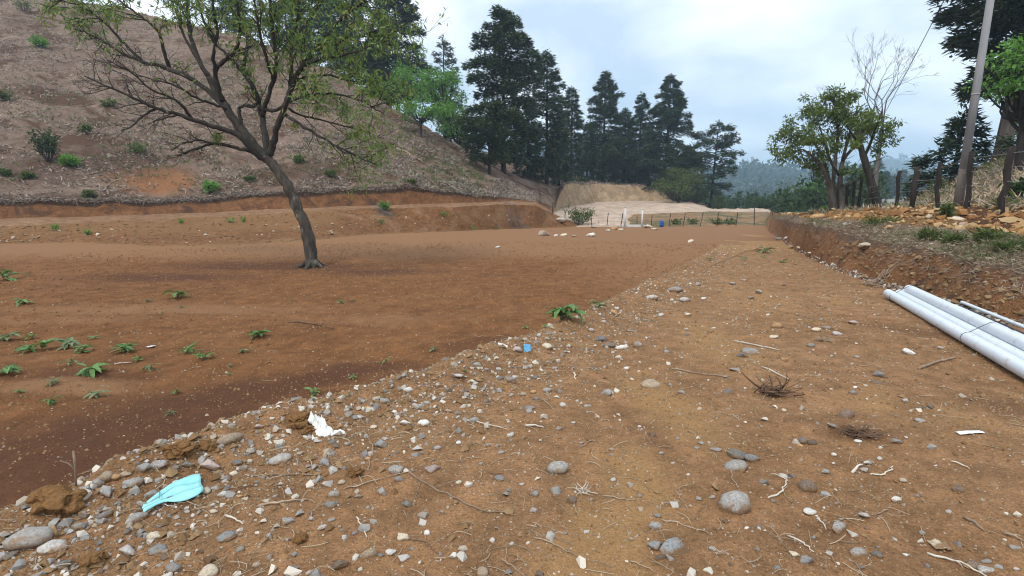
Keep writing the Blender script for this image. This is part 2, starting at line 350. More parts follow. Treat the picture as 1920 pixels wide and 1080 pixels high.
#            wave 1.5 m                                              wave .3 m
AMP = {'l': ([.035, .09, .04, .16, .35, .5, .8, 1, 1, 1, 1, 1, 1], [.026, .045, .012, .10, .05, .05, 0, 0, 0, 0, 0, 0, 0]),
       'm': ([.035, .06, .06, .32, .3, .4, .6, 1, 1, 1, 1, 1, 1], [.026, .03, .03, .16, .06, .05, 0, 0, 0, 0, 0, 0, 0]),
       'r': ([.035, .10, .10, .16, .15, .2, .3, 1, 1, 1, 1, 1, 1], [.026, .07, .05, .10, .06, .06, 0, 0, 0, 0, 0, 0, 0])}
FAR = np.array([0, 0, 0, 0, 0, .2, .6, 2, 3., 3.5, 4., 8., 8.])

def lines(th):
    """radius and height of every break line at the given bearings"""
    tc = np.clip(th, -1.03, 1.03)
    return [np.interp(tc, l[:, 0], l[:, 1]) for l in L], [np.interp(tc, l[:, 0], l[:, 2]) for l in L]
def detail(x, y, th, s):
    """relief on top of the plain shape; s = break-line index, fractional"""
    wl = 1-sstep(TH_LS, TH_LE, th); wr = sstep(TH_RS, TH_RE, th); wm = 1-wl-wr
    kk = np.arange(NL)
    a1 = sum(w*np.interp(s, kk, AMP[q][0]) for q, w in (('l', wl), ('m', wm), ('r', wr)))
    a2 = sum(w*np.interp(s, kk, AMP[q][1]) for q, w in (('l', wl), ('m', wm), ('r', wr)))
    a3 = np.interp(s, kk, FAR)
    a2 = a2*(1-(1-np.clip(s*3, 0, 1))*(1-1/(1+(np.hypot(x, y)/12)**3)))
    z = a1*fbm(x/1.5, y/1.5, 1, 3)+a2*fbm(x/.3, y/.3, 2, 3)
    z = z+a3*(fbm(x/70, y/70, 3, 4)*1.2)
    hill = wl*np.interp(s, kk[:6], [0, 0, 0, .0, 1., 1.])+wl*np.interp(s, [2.98, 3.02, 3.6, 4], [0, 1, .5, 0])
    z = z+hill*(.16*fbm(th*9, np.hypot(x, y)*.95+2*vnoise(x*.15, y*.15, 71), 70, 2)-.45*np.maximum(0, vnoise(th*16, np.hypot(x, y)*.05, 72)-.35))
    return z
def H(x, y, fine=True):
    x = np.asarray(x, float); y = np.asarray(y, float)
    th = np.arctan2(x, y); r = np.hypot(x, y)
    R, Z = lines(th)
    z = G(x, y); s = np.where(r < R[0], np.clip(r/R[0], 0, 1)*0, 0.)
    for i in range(NL-1):
        t = np.clip((r-R[i])/np.maximum(R[i+1]-R[i], .05), 0, 1)
        k = r >= R[i]
        z = np.where(k, Z[i]*(1-t)+Z[i+1]*t, z); s = np.where(k, i+t, s)
    back = sstep(1.35, 1.75, np.abs(th))
    z = z*(1-back)+G(x, y)*back; s = s*(1-back)
    if fine: z = z+detail(x, y, th, s)
    return z
_ts = np.exp(np.linspace(math.log(1.3), math.log(2400), 2600))
def gp(px, py):
    """first place on the ground along the sight line of a photo pixel"""
    d = ray(px, py); X = d[0]*_ts; Y = d[1]*_ts; Zr = EYE+d[2]*_ts
    h = H(X, Y)
    k = np.nonzero(Zr < h)[0]
    k = k[0] if len(k) else len(_ts)-1
    k = max(k, 1)
    a, b = Zr[k-1]-h[k-1], h[k]-Zr[k]
    f = a/(a+b) if a+b > 1e-9 else 0
    t = _ts[k-1]*(1-f)+_ts[k]*f
    x, y = d[0]*t, d[1]*t
    return np.array([x, y, float(H(np.array([x]), np.array([y]))[0])])
def hz(x, y): return float(H(np.array([x]), np.array([y]))[0])

# grid: columns by bearing, rows between break lines
def build_terrain():
    fine = np.linspace(-.90, .90, 590)
    cols = np.concatenate([np.linspace(-3.05, -1.0, 60)[:-1], np.linspace(-1.0, -.9, 12)[:-1], fine, np.linspace(.9, 1.0, 12)[1:], np.linspace(1.0, 3.05, 60)[1:]])
    R, Z = lines(cols)
    n = [290, 12, 14, 18, 90, 18, 10, 8, 10, 24, 6, 20, 4]
    rows = []; si = []
    ka = [np.full(len(cols), .5), np.minimum(R[0]*.95, 8.), np.minimum(R[0]*.975, 15.), R[0]]
    for q, (ra, rb, nn) in enumerate(zip(ka[:-1], ka[1:], (290, 64, 76))):
        t = (np.arange(nn)/(nn-1) if q == 0 else (np.arange(nn)+1)/nn)[:, None]
        rows.append(np.exp(np.log(ra)[None]*(1-t)+np.log(rb)[None]*t)); si.append(np.zeros(nn))
    n[0] = 290+64+76
    for i in range(NL-1):
        t = np.arange(1, n[i+1]+1)/n[i+1]
        rows.append(R[i][None, :]*(1-t)[:, None]+R[i+1][None, :]*t[:, None]); si.append(i+t)
    r = np.vstack(rows); si = np.concatenate(si)
    # keep radii growing
    r = np.maximum.accumulate(r, axis=0)
    x = r*np.sin(cols)[None, :]; y = r*np.cos(cols)[None, :]
    z = H(x, y)
    nr, nc = r.shape
    V = np.stack([x, y, z], -1).reshape(-1, 3)
    k, j = np.meshgrid(np.arange(nr-1), np.arange(nc-1), indexing='ij')
    F = np.stack([k*nc+j, k*nc+j+1, (k+1)*nc+j+1, (k+1)*nc+j], -1).reshape(-1, 4)[:, ::-1]
    fx = V[F].mean(1); fth = np.arctan2(fx[:, 0], fx[:, 1])
    wob = .006*vnoise(fx[:, 0]*.7, fx[:, 1]*.7, 9)
    sec = np.where(fth+wob*.5 < (TH_LS+TH_LE)/2, 0, np.where(fth < (TH_RS+TH_RE)/2, 1, 2))
    fs = (si[:-1, None]*.5+si[1:, None]*.5+np.zeros((1, nc-1))).reshape(-1)
    fs_w = np.floor(np.clip(fs, 0, NL-2)).astype(int); near = (k.reshape(-1) < n[0]-1)
    d = berm_d(fx[:, 0], fx[:, 1])
    px = 960*1.0176*np.tan(np.clip(fth, -1.2, 1.2))+960
    zone = np.full(len(F), 'valley', dtype='U24')
    tabl = {0: ('field_slope', 'embankment', 'roadside_bank'), 1: ('bench_path', 'earth_pad', 'bank_top'), 2: ('cut_bank', 'clay_bank', 'rubble_ridge'), 3: ('hillside', 'hillside', 'grassy_slope'), 4: ('hillside', 'hillside', 'grassy_slope')}
    for i, nm in tabl.items():
        for q in range(3):
            zone[(fs_w == i) & (sec == q)] = nm[q]
    zone[(fs_w == 2) & (sec == 1) & (px > 1328)] = 'earth_pad'
    zone[(fs_w == 0) & (sec == 1) & (px > 1083) & (px < 1185+12*vnoise(fx[:, 0]*.4, fx[:, 1]*.4, 3))] = 'earth_pad'
    zone[(fs_w == 0) & (px < 1083+8*vnoise(fx[:, 0], fx[:, 1], 3))] = 'field_slope'
    zone[(fs_w >= 3) & (fs_w <= 4) & (sec == 1) & (px > 1335)] = 'valley'
    zone[(fs_w == 5) & (sec == 2)] = 'grassy_slope'
    zone[(fs_w == 5) & (sec == 2) & (px > 1630) & (px < 1712)] = 'grey_road'
    zone[fs_w == 5] = np.where(zone[fs_w == 5] == 'valley', 'valley', zone[fs_w == 5])
    zone[(fs_w >= 7) & (fs_w <= 9)] = 'wooded_hills'
    zone[fs_w >= 10] = 'far_mountains'
    zone[near] = np.where((fx[near, 1] > 26+5*vnoise(fx[near, 0]*.5, fx[near, 1]*.3, 44)) | (d[near] > .22+.10*vnoise(fx[near, 0]*2, fx[near, 1]*2, 4)), 'field', 'dirt_track')
    mats = dict(field_slope=M_slope, embankment=M_emb, roadside_bank=M_rbank, bench_path=M_bench, earth_pad=M_pad, bank_top=M_rtop, cut_bank=M_cut, clay_bank=M_clay, rubble_ridge=M_rubble,
                hillside=M_hill, grassy_slope=M_grassy, valley=M_valley, grey_road=M_road, wooded_hills=M_wood, far_mountains=M_wood, field=M_field, dirt_track=M_track)
    # soil marks (stains with a place of their own)
    dark = np.zeros(len(V)); worn = np.zeros(len(V))
    def blob(arr, px_, py_, rx, ry, w=1.0, ang=0.0):
        p = gp(px_, py_); dx = V[:, 0]-p[0]; dy = V[:, 1]-p[1]
        ca, sa = math.cos(ang), math.sin(ang)
        u = (dx*ca+dy*sa)/rx; v = (-dx*sa+dy*ca)/ry
        q = u*u+v*v; kk = q < 9
        arr[kk] = np.maximum(arr[kk], w*np.exp(-q[kk]))
    for a in [(250, 800, 2.2, .9, 1.2, .5), (60, 880, 1.6, .9, 1.2), (420, 745, 1.6, .7, 1.2, .5), (640, 700, 1.3, .6, 1.1, .6), (150, 700, 1.3, .5, .8), (520, 500, 4.5, 1.1, 1.2), (300, 520, 3.5, 1., 1.1), (700, 510, 3, .9, 1.), (60, 475, 4, 1.2, 1.), (900, 640, 1.2, .5, .8, .7), (400, 460, 6, 1.2, .7), (800, 470, 4, 1, .6)]: blob(dark, *a)
    for a in [(300, 580, 4, .7, 1.), (130, 725, .9, .35, 1.2), (700, 600, 2.5, .7, .7), (100, 600, 3, .5, .8)]: blob(worn, *a)
    for a in [(1250, 760, .35, 1.0, 1.2, .12), (1190, 900, .28, .6, 1.2), (1150, 1010, .25, .45, 1.2), (1090, 1060, .3, .3, 1.), (1330, 640, .5, 1.8, .9, -.1), (1420, 560, .8, 2.2, .8, -.3), (1560, 560, .6, 1.5, .6, -.3), (1660, 760, .4, .6, .8), (1800, 780, .5, .5, .7)]: blob(worn, *a)
    for a in [(1700, 620, .8, .35, 1., -1.), (1880, 760, .5, .4, .9), (1610, 815, .28, .16, 1.4), (1500, 1000, .5, .3, .6)]: blob(dark, *a)
    for a in [(290, 335, 2.6, 2.2, 1.6), (215, 330, 1.2, 1.4, .9)]: blob(worn, *a)
    kk = (np.repeat(si, nc) > .0) & (np.repeat(si, nc) <= 1) & (np.arctan2(V[:, 0], V[:, 1]) < math.atan2(-330/977, 1)); worn[kk] = .8*sstep(0, .6, np.repeat(si, nc)[kk])
    for a in [(600, 320, 2.5, 2.2, 1.2), (230, 300, 4, 3, 1.1), (60, 320, 4, 3, .9), (800, 300, 1.4, 1., 1.), (290, 310, 3.5, 1.0, 1.)]: blob(dark, *a)
    # the far field is as pale and trampled as the track beside it
    dB = berm_d(V[:, 0], V[:, 1]); nearf = np.repeat(si, nc) < .01; worn = np.maximum(worn, nearf*1.1*sstep(7, 17, V[:, 1])*np.exp(-(np.maximum(dB, 0)/(.22*np.maximum(V[:, 1], 1)))**2)*(dB > 0)); worn = np.maximum(worn, nearf*1.6*sstep(15, 23, V[:, 1]))
    svert = np.repeat(si, nc)
    vth = np.arctan2(V[:, 0], V[:, 1])
    # dark top-soil band along the lip of the left cut, its depth uneven
    lip = 2.62+.16*fbm(V[:, 0]*.8, V[:, 1]*.8, 31, 3)
    kk = (svert > 2) & (svert <= 3) & (vth < TH_LS); dark[kk] = np.maximum(dark[kk], 1.4*sstep(lip[kk]-.06, lip[kk]+.12, svert[kk]))
    kk = (svert > .5) & (svert <= 1) & (vth > TH_RS); dark[kk] = np.maximum(dark[kk], sstep(.62, .95, svert[kk]+.15*vnoise(V[kk, 0]*2, V[kk, 1]*2, 8)))
    kk = (svert > 2) & (svert <= 3) & (vth > math.atan2((1815-960)/977, 1)); dark[kk] = 1.2
    for nm in mats:
        fk = zone == nm
        if not fk.any(): continue
        ff = F[fk]; used, inv = np.unique(ff, return_inverse=True)
        me = mesh_np(nm, V[used], inv.reshape(-1, 4), mats[nm], True)
        for an, arr in (('dark', dark), ('worn', worn)):
            al = me.attributes.new(an, 'FLOAT', 'POINT'); al.data.foreach_set('value', arr[used].astype(np.float32))
        o = bpy.data.objects.new(nm, me); link(o); o['kind'] = 'structure'
build_terrain()
# ------------------------------------------------------------------ foliage, bark, stone, litter materials
G_ = dict(rough=.6, bump=0, spec=.25, island=True)
M_leaf_main = mat_simple('leaf_main', [(.065, .12, .032), (.115, .20, .048), (.17, .27, .078), (.22, .22, .07)], scale=.9, trans=.32, **G_)
M_leaf_bright = mat_simple('leaf_bright', [(.065, .15, .028), (.11, .24, .046), (.165, .32, .07)], scale=.8, trans=.3, **G_)
M_leaf_olive = mat_simple('leaf_olive', [(.05, .07, .022), (.085, .115, .035), (.125, .155, .055)], scale=1., trans=.3, **G_)
M_leaf_yell = mat_simple('leaf_yellow_green', [(.06, .085, .022), (.10, .14, .036), (.155, .20, .06)], scale=1., trans=.3, **G_)
M_leaf_dark = mat_simple('leaf_dark', [(.02, .04, .015), (.035, .065, .022), (.055, .09, .03)], scale=.6, trans=.2, **G_)
M_conifer = mat_simple('conifer_needles', [(.018, .032, .017), (.032, .054, .027), (.07, .105, .046)], scale=.35, trans=.12, **G_)
M_conifer_warm = mat_simple('conifer_needles_warm', [(.025, .030, .016), (.038, .048, .024), (.055, .066, .033)], scale=.4, trans=.12, **G_)
M_conifer_lite = mat_simple('conifer_needles_light', [(.035, .055, .025), (.055, .08, .035), (.075, .105, .045)], scale=.4, trans=.15, **G_)
M_weed = mat_simple('weed_leaf', [(.07, .14, .045), (.115, .21, .064), (.17, .28, .095)], scale=9., rough=.55, bump=.3, bdist=.004, spec=.3, objrand=.25, trans=.2)
M_weed_dull = mat_simple('weed_leaf_dull', [(.10, .15, .075), (.145, .20, .10), (.19, .235, .125)], scale=9., rough=.6, bump=.3, bdist=.004, spec=.25, objrand=.25, trans=.2)
M_brom = mat_simple('epiphyte_leaf', [(.09, .13, .03), (.16, .20, .05), (.21, .24, .08)], scale=3., trans=.3, **G_)
M_bark = mat_simple('mossy_bark', [(.032, .026, .021), (.062, .051, .041), (.11, .093, .076)], scale=7., rough=.95, bump=1., bdist=.05, stretch=(1, 1, .35), extra=[(4.5, .58, .66, (.19, .185, .155)), (3., .58, .68, (.05, .058, .025))])
M_branch = mat_simple('dark_branch', [(.022, .018, .014), (.037, .031, .025), (.065, .056, .047)], scale=6., rough=.95, bump=.6, bdist=.02, stretch=(1, 1, .5), extra=[(5., .62, .70, (.15, .145, .12))])
M_bark_grey = mat_simple('grey_bark', [(.055, .045, .037), (.095, .08, .067), (.16, .14, .12)], scale=5., rough=.95, bump=.6, bdist=.03, stretch=(1, 1, .3))
M_bark_pink = mat_simple('conifer_bark', [(.13, .09, .075), (.20, .145, .12), (.27, .21, .18)], scale=5., rough=.95, bump=.7, bdist=.04, stretch=(1, 1, .15))
M_trunk_dark = mat_simple('dark_trunk', [(.022, .017, .015), (.038, .03, .026), (.065, .054, .047)], scale=5., rough=.95, bump=.6, bdist=.03, stretch=(1, 1, .25))
M_twig_grey = mat_simple('bare_twig', [(.12, .108, .10), (.17, .155, .145), (.23, .215, .20)], scale=3., rough=.9, bump=0)
M_post = mat_simple('weathered_post', [(.016, .012, .011), (.030, .022, .019), (.055, .043, .037)], scale=9., rough=.95, bump=.8, bdist=.02, stretch=(1, 1, .12))
M_wire = mat_simple('barbed_wire', [(.22, .21, .20), (.33, .32, .31)], scale=30., rough=.55, bump=0)

# ------------------------------------------------------------------ tree builders
def rvec(n): 
    v = rng.normal(size=(n, 3)); return v/np.linalg.norm(v, axis=1)[:, None]
def curve(p0, p1, bow=(0, 0, 0), n=6):
    t = np.linspace(0, 1, n)[:, None]
    return np.asarray(p0)*(1-t)+np.asarray(p1)*t+np.asarray(bow)*(4*t*(1-t))

def conifer(base, h, w, seed, label, start=.1, dens=1.0, flat=.0, mat=None, lean=(0, 0), group=None, bark=None, name='conifer_tree', trunk_r=None, spray=.5, gaps=.0, lo=.35, sidew=None):
    global rng
    keep = rng; rng = np.random.default_rng(seed)
    root = empty(name, base)
    tag(root, label, 'tree', group)
    tb = MB(); fb = MB()
    n = 9; t = np.linspace(0, 1, n)
    wob = np.cumsum(rng.normal(size=(n, 2))*.012*h/8, axis=0)
    tp = np.stack([wob[:, 0]+lean[0]*t*h, wob[:, 1]+lean[1]*t*h, t*h], 1)
    r0 = trunk_r or (.012*h+.07)
    tp[0, 2] = -.35
    tb.tube(tp, r0*(1-t)**.8+.02, 8)
    trunk_at = lambda q: np.array([np.interp(q, t, tp[:, k]) for k in range(3)])
    a0, a1 = rng.uniform(0, 6.28, 2); asym = lambda a: 1+.10*math.cos(a-a0)+.08*math.cos(2*a-a1)
    nb = int(h*4.2*max(.7, min(dens, 1.35)))
    for i in range(nb):
        q = start+(1-start)*((i+rng.random())/nb)**.92
        f = (1-q)/(1-start)
        prof = (f**.7)*(lo+(1-lo)*min(1, (q-start)/(1-start)*3.2+.15)) if flat < .5 else (min(1, f*3.0)**.6)*(.45+.55*((q-start)/(1-start)))
        if rng.random() < gaps*(1-q): continue
        Lb = w*.5*prof*rng.uniform(.45, 1.0)**.7*rng.choice([1., 1., 1., 1.1])*asym(i*2.399)+.25
        az = i*2.399+rng.normal()*.5
        if sidew is not None: Lb *= 1+sidew[2]*math.cos(az-math.atan2(sidew[1], sidew[0]))
        dv = np.array([math.cos(az), math.sin(az), 0])
        p0 = trunk_at(q)
        rise = rng.uniform(.05, .65) if q > .5 or flat > .5 else rng.uniform(-.25, .4)
        droop = rng.uniform(.15, .45)
        s = np.linspace(0, 1, 6)
        bp = p0+dv*(Lb*s)[:, None]+np.array([0, 0, 1])*(Lb*(rise*s-droop*s*s))[:, None]
        tb.tube(bp, (.012+.018*Lb)*(1-.85*s), 4, cap=False)
        m = int(dens*Lb*26)+6
        ss = 1-(rng.random(m)**1.5)*.78
        c = p0+dv*(Lb*ss)[:, None]+np.array([0, 0, 1])*(Lb*(rise*ss-droop*ss*ss))[:, None]
        side = np.cross(dv, [0, 0, 1])
        spread = (.10+.26*Lb*(1.05-ss*.7))
        off = rng.normal(size=m)*spread*.6
        c = c+side*off[:, None]+dv*(-np.abs(off)*.35)[:, None]+np.array([0, 0, 1])*(rng.normal(size=m)*(.09+.03*Lb)-np.abs(off)*.16-.05)[:, None]
        kq = 2 if base[1] > 66 else 3
        for k in range(kq):
            a = rng.normal(size=m)*.7+np.sign(off)*.5*(k > 0)
            d = dv*np.cos(a)[:, None]-side*(-np.sin(a))[:, None]+np.array([0, 0, 1])*(rng.normal(size=m)*.35-.05)[:, None]
            nn = np.array([0, 0, 1.])+rng.normal(size=(m, 3))*.55
            fb.blades(c+rng.normal(size=(m, 3))*.12, d, nn, spray*(1.22 if kq == 2 else 1)*rng.uniform(.55, 1.25, m), spray*(1.22 if kq == 2 else 1)*rng.uniform(.16, .34, m), .06)
    # a ragged leader
    m = int(30*dens); c = trunk_at(.97)+rng.normal(size=(m, 3))*np.array([.18, .18, .35]); fb.blades(c, rvec(m)*.6+[0, 0, 1], rvec(m), spray*rng.uniform(.5, 1, m), spray*rng.uniform(.15, .3, m))
    tb.build('trunk', bark or M_trunk_dark, root)
    fb.build('crown', mat or M_conifer, root)
    rng = keep
    return root

def leaf_cloud(fb, cs, rad, per, L, W, hang=.5, flatten=.75):
    per = per*2.4
    """leaves around cluster centres"""
    for c, r in zip(cs, rad):
        m = max(4, int(per*r*r))
        p = rvec(m)*(r*rng.random(m)**.45)[:, None]*np.array([1, 1, flatten])+c
        d = rvec(m)+np.array([0, 0, -hang])+(p-c)/max(r, .1)*.7
        fb.blades(p, d, rvec(m)+[0, 0, .8], L*rng.uniform(.6, 1.3, m), W*rng.uniform(.7, 1.3, m), .1)

def broadleaf(base, h, w, seed, label, name='broadleaf_tree', trunks=None, crown0=.3, ncl=26, per=60, L_=.25, W_=.12, mat=None, bark=None, group=None, cat='tree', r0=None, shape=1.0, clr=.30, hang=.4, flatten=.75):
    global rng
    keep = rng; rng = np.random.default_rng(seed)
    root = empty(name, base); tag(root, label, cat, group)
    tb = MB(); fb = MB()
    r0 = r0 or .03*h+.03
    top = np.array([rng.normal()*.03*h, rng.normal()*.03*h, h*crown0*1.25])
    tb.tube(curve((0, 0, -.25), top, (rng.normal()*.04*h, 0, 0), 7), np.linspace(r0, r0*.6, 7), 8)
    cs, rad = [], []
    cz = h*(crown0+1)/2; rz = h*(1-crown0)/2
    for i in range(ncl):
        v = rvec(1)[0]; q = rng.uniform(.45, .92)
        k = np.array([v[0]*w/2*q, v[1]*w/2*q, v[2]*rz*q*.95+cz])
        if shape < 1: k[2] = cz+abs(v[2])*rz*q*(1 if rng.random() < .75 else -.6)
        cs.append(k); rad.append(clr*w*rng.uniform(.45, .8)*.75)
        st = top*rng.uniform(.6, 1.0)
        pts = curve(st, k, (rng.normal()*.05*w, rng.normal()*.05*w, -.06*h), 6)
        tb.tube(pts, np.linspace(r0*.42, .012, 6), 5, cap=False)
        for _ in range(3):
            e2 = k+rvec(1)[0]*rad[-1]*.9; tb.tube(curve(pts[4], e2, rvec(1)[0]*.1, 4), np.linspace(r0*.12, .006, 4), 3, cap=False)
    leaf_cloud(fb, cs, rad, per, L_, W_, hang, flatten)
    tb.build('trunk', bark or M_trunk_dark, root); fb.build('crown', mat or M_leaf_dark, root)
    rng = keep
    return root

def bush(base, h, w, seed, label, mat=None, name='shrub', n=260, L_=.16, W_=.07, group=None, stems=9, cat='shrub'):
    global rng
    keep = rng; rng = np.random.default_rng(seed)
    root = empty(name, base); tag(root, label, cat, group)
    tb = MB(); fb = MB(); per = max(6, n//stems)
    for i in range(stems):
        a = rng.uniform(0, 6.28); q = rng.uniform(.1, .5)*w
        tip = np.array([math.cos(a)*q, math.sin(a)*q, h*rng.uniform(.5, 1.0)])
        pts = curve((math.cos(a)*.08*w, math.sin(a)*.08*w, -.05), tip, (math.cos(a)*.05*w, math.sin(a)*.05*w, .05*h), 5)
        tb.tube(pts, np.linspace(.012*h+.006, .004, 5), 4, cap=False)
        s = rng.uniform(.3, 1.05, per)
        c = np.stack([np.interp(s, np.linspace(0, 1, 5), pts[:, k]) for k in range(3)], 1)+rng.normal(size=(per, 3))*.10*w*np.array([1, 1, .6])
        fb.blades(c, rvec(per)+[math.cos(a)*.5, math.sin(a)*.5, .1], rvec(per)+[0, 0, 1], L_*rng.uniform(.6, 1.3, per), W_*rng.uniform(.7, 1.3, per), .12)
    tb.build('stem', M_branch, root); fb.build('foliage', mat or M_leaf_dark, root)
    rng = keep
    return root

def on(px, Y, dz=0.0):
    """foot of something seen at photo column px, Y metres ahead"""
    x = (px-960)/960/1.0176*Y
    return np.array([x, Y, hz(x, Y)+dz])
def hgt(b, px, top):
    """height of a thing standing on b whose top shows at photo row top"""
    return float(at(px, top, b[1])[2]-b[2])

# ------------------------------------------------------------------ the foreground tree
def foreground_tree():
    global rng
    rng = np.random.default_rng(77)
    base = gp(585, 500); Y0 = base[1]; k = mpp(base)
    root = empty('bare_limbed_tree', base); tag(root, 'crooked tree with leaning trunk and spreading half-bare limbs, alone in the brown field', 'tree')
    def P(px, py, dy=0.0): return at(px, py, Y0+dy)-base
    trunk = MB(); limb = MB(); fol = MB(); segs = []
    def tr(pts, wpx, dep, mb=None, n=8, extend=None):
        d = np.linspace(dep[0], dep[1], len(pts))
        p = np.array([P(x, y, q) for (x, y), q in zip(pts, d)])
        if extend is not None: p = np.vstack([p, p[-1]+np.array(extend)])
        # smooth by subdividing
        tt = np.arange(len(p)); tf = np.linspace(0, len(p)-1, (len(p)-1)*4+1)
        q = np.stack([np.interp(tf, tt, p[:, i]) for i in range(3)], 1)
        for _ in range(2): q[1:-1] = (q[:-2]+2*q[1:-1]+q[2:])/4
        q[1:-1] += rng.normal(size=(len(q)-2, 3))*.012
        w = np.interp(tf, [0, len(p)-1], [wpx[0], wpx[1]])*k*(.5 if mb is not None else .46)
        w *= 1+(.055 if mb is not None else .07)*rng.normal(size=len(w))
        (mb or limb).tube(q, w, n)
        segs.append((q, w)); return q
    # trunk with a flared foot
    tr([(586, 512), (584, 480), (578, 440), (568, 412), (558, 390), (545, 360), (530, 335), (514, 312), (500, 294)], (23, 16.5), (0, 0), trunk, 14)
    fl = MB(); 
    trunk.tube(np.array([P(586, 514), P(585, 500), P(584, 486)]), np.array([18, 13.5, 11])*k, 12)
    for a_ in np.linspace(0, 6.28, 8)[:-1]:
        a_ += rng.normal()*.2; L_ = rng.uniform(.35, .75); e2 = np.array([math.cos(a_)*L_, math.sin(a_)*L_, hz(base[0]+math.cos(a_)*L_, base[1]+math.sin(a_)*L_)-base[2]-.03]); trunk.tube(curve([math.cos(a_)*.10, math.sin(a_)*.10, .22], e2, (0, 0, -.07), 6), np.linspace(.085, .02, 6), 7)
    up = 1.3
    tr([(503, 300), (479, 275), (455, 245), (430, 207), (405, 175), (392, 145)], (19, 11), (0, .5))
    tr([(392, 145), (370, 110), (358, 70), (352, 30), (352, -20), (340, -90)], (10, 3), (.5, .9), extend=(-.2, 0, .9))
    tr([(418, 190), (406, 158), (404, 129), (425, 110), (442, 98), (452, 62), (444, 10), (450, -60)], (10, 3), (.3, -.5), extend=(0, 0, .8))
    tr([(404, 140), (398, 100), (410, 60), (400, 20), (395, -50)], (7, 3), (-.2, -1.2), extend=(.1, -.2, .6))
    tr([(498, 300), (479, 287), (450, 254), (425, 244), (400, 237), (367, 225), (333, 215), (292, 204), (250, 183), (200, 162), (158, 142)], (13, 2), (0, -1.8))
    tr([(452, 250), (425, 205), (392, 171), (358, 146), (317, 129), (267, 115), (233, 104), (200, 79), (165, 62), (137, 54)], (12, 2), (.2, 1.2))
    tr([(317, 129), (308, 100), (300, 62), (285, 45), (267, 33), (230, 5), (190, -20)], (7, 2), (.8, .2))
    tr([(267, 115), (235, 85), (205, 50), (170, 20), (120, 0), (60, -8)], (6, 2), (.9, 1.6))
    tr([(479, 287), (442, 275), (415, 271), (400, 269), (375, 275), (350, 286), (333, 292)], (8, 2), (0, -.7))
    tr([(400, 270), (372, 262), (345, 268), (320, 282)], (4, 1.5), (-.4, -1.))
    tr([(292, 204), (270, 215), (250, 235), (227, 246)], (5, 1.5), (-1.2, -1.6))
    tr([(333, 215), (300, 225), (275, 232)], (4, 1.2), (-.9, -.3))
    tr([(360, 222), (330, 185), (285, 170), (240, 130), (200, 112)], (6, 1.5), (-.7, -2.2))
    tr([(503, 292), (500, 268), (495, 235), (488, 205), (478, 170), (465, 146), (450, 128)], (14, 8), (0, .9))
    tr([(455, 135), (462, 100), (465, 70), (454, 25), (448, -40)], (8, 3), (.9, 1.6), extend=(0, 0, .7))
    tr([(450, 130), (425, 100), (405, 85), (385, 50), (372, 10), (365, -60)], (7, 2), (.9, 1.7), extend=(0, 0, .5))
    tr([(492, 218), (498, 195), (508, 167), (519, 128), (517, 100), (512, 58), (505, 10), (512, -60)], (9, 3), (.3, -.7), extend=(.1, 0, .8))
    tr([(512, 150), (500, 110), (488, 70), (480, 20), (470, -50)], (6, 2), (-.1, -1.6), extend=(0, 0, .6))
    tr([(506, 290), (511, 270), (521, 237), (535, 200), (546, 167), (562, 129), (580, 105), (598, 83), (633, 42), (675, 8), (710, -20)], (13, 3), (0, -.9))
    tr([(535, 197), (545, 165), (546, 130), (546, 83), (558, 42), (562, -10), (570, -80)], (9, 3), (-.1, .9), extend=(0, 0, .7))
    tr([(566, 125), (600, 110), (640, 105), (690, 90), (730, 75)], (6, 2), (-.4, -1.8))
    tr([(560, 60), (590, 25), (620, -20), (660, -60)], (5, 2), (.6, 1.6))
    tr([(452, 234), (449, 214), (448, 200), (462, 197), (478, 200)], (7, 6), (.2, .3))
    tr([(485, 200), (505, 208), (521, 208), (540, 192), (562, 183), (590, 176), (620, 175), (655, 180), (690, 195), (720, 215)], (7, 2), (.3, -1.4))
    tr([(530, 213), (555, 228), (583, 246), (625, 271), (667, 292), (690, 303), (708, 310)], (7, 1.5), (-.1, -1.1))
    tr([(553, 152), (575, 146), (610, 140), (650, 150), (700, 160), (745, 180)], (6, 1.5), (-.3, 1.4))
    tr([(590, 95), (640, 80), (690, 60), (740, 55), (765, 70)], (6, 1.5), (-.6, .8))
    tr([(535, 200), (560, 215), (590, 222), (630, 232), (680, 245), (725, 262)], (5, 1.2), (-.1, 1.5))
    tr([(370, 110), (340, 60), (330, 20), (310, -30)], (6, 2), (.6, 1.8))
    tr([(430, 205), (400, 195), (370, 185), (330, 160), (290, 150), (250, 140)], (6, 1.5), (.3, -1.4))
    main = list(segs)
    # smaller branches and twigs
    def dens(p):
        """how leafy the crown is at a local place (seen from nowhere in particular: blobs in the crown)"""
        v = 0
        for cx, cy, cd, r, a in BL:
            q = p-P(cx, cy, cd); v = max(v, a*math.exp(-float(q@q)/(r*k)**2))
        return v
    BL = [(650, 150, -.3, 95, 1.), (600, 90, .3, 85, .8), (700, 70, 0, 80, .9), (690, 225, -.6, 65, .9), (730, 150, .3, 70, .8), (620, 200, -.4, 60, .8), (570, 25, .3, 75, .5), (300, -15, .8, 70, .55), (200, -5, 1., 75, .5), (120, 5, 1.4, 60, .5), (240, 15, .6, 45, .35), (430, -45, .5, 75, .5), (660, 290, -.9, 60, .55), (715, 305, -1., 45, .7), (620, 310, -1., 40, .45), (480, -40, .4, 60, .3), (350, 10, 1., 45, .3), (85, 20, 1.5, 55, .5), (150, -25, 1.4, 75, .6), (650, -50, .2, 130, .9), (500, -90, .2, 150, .8), (760, 90, .3, 50, .8), (735, 265, .5, 45, .7)]
    lc, ld, ln, lL, lW = [], [], [], [], []
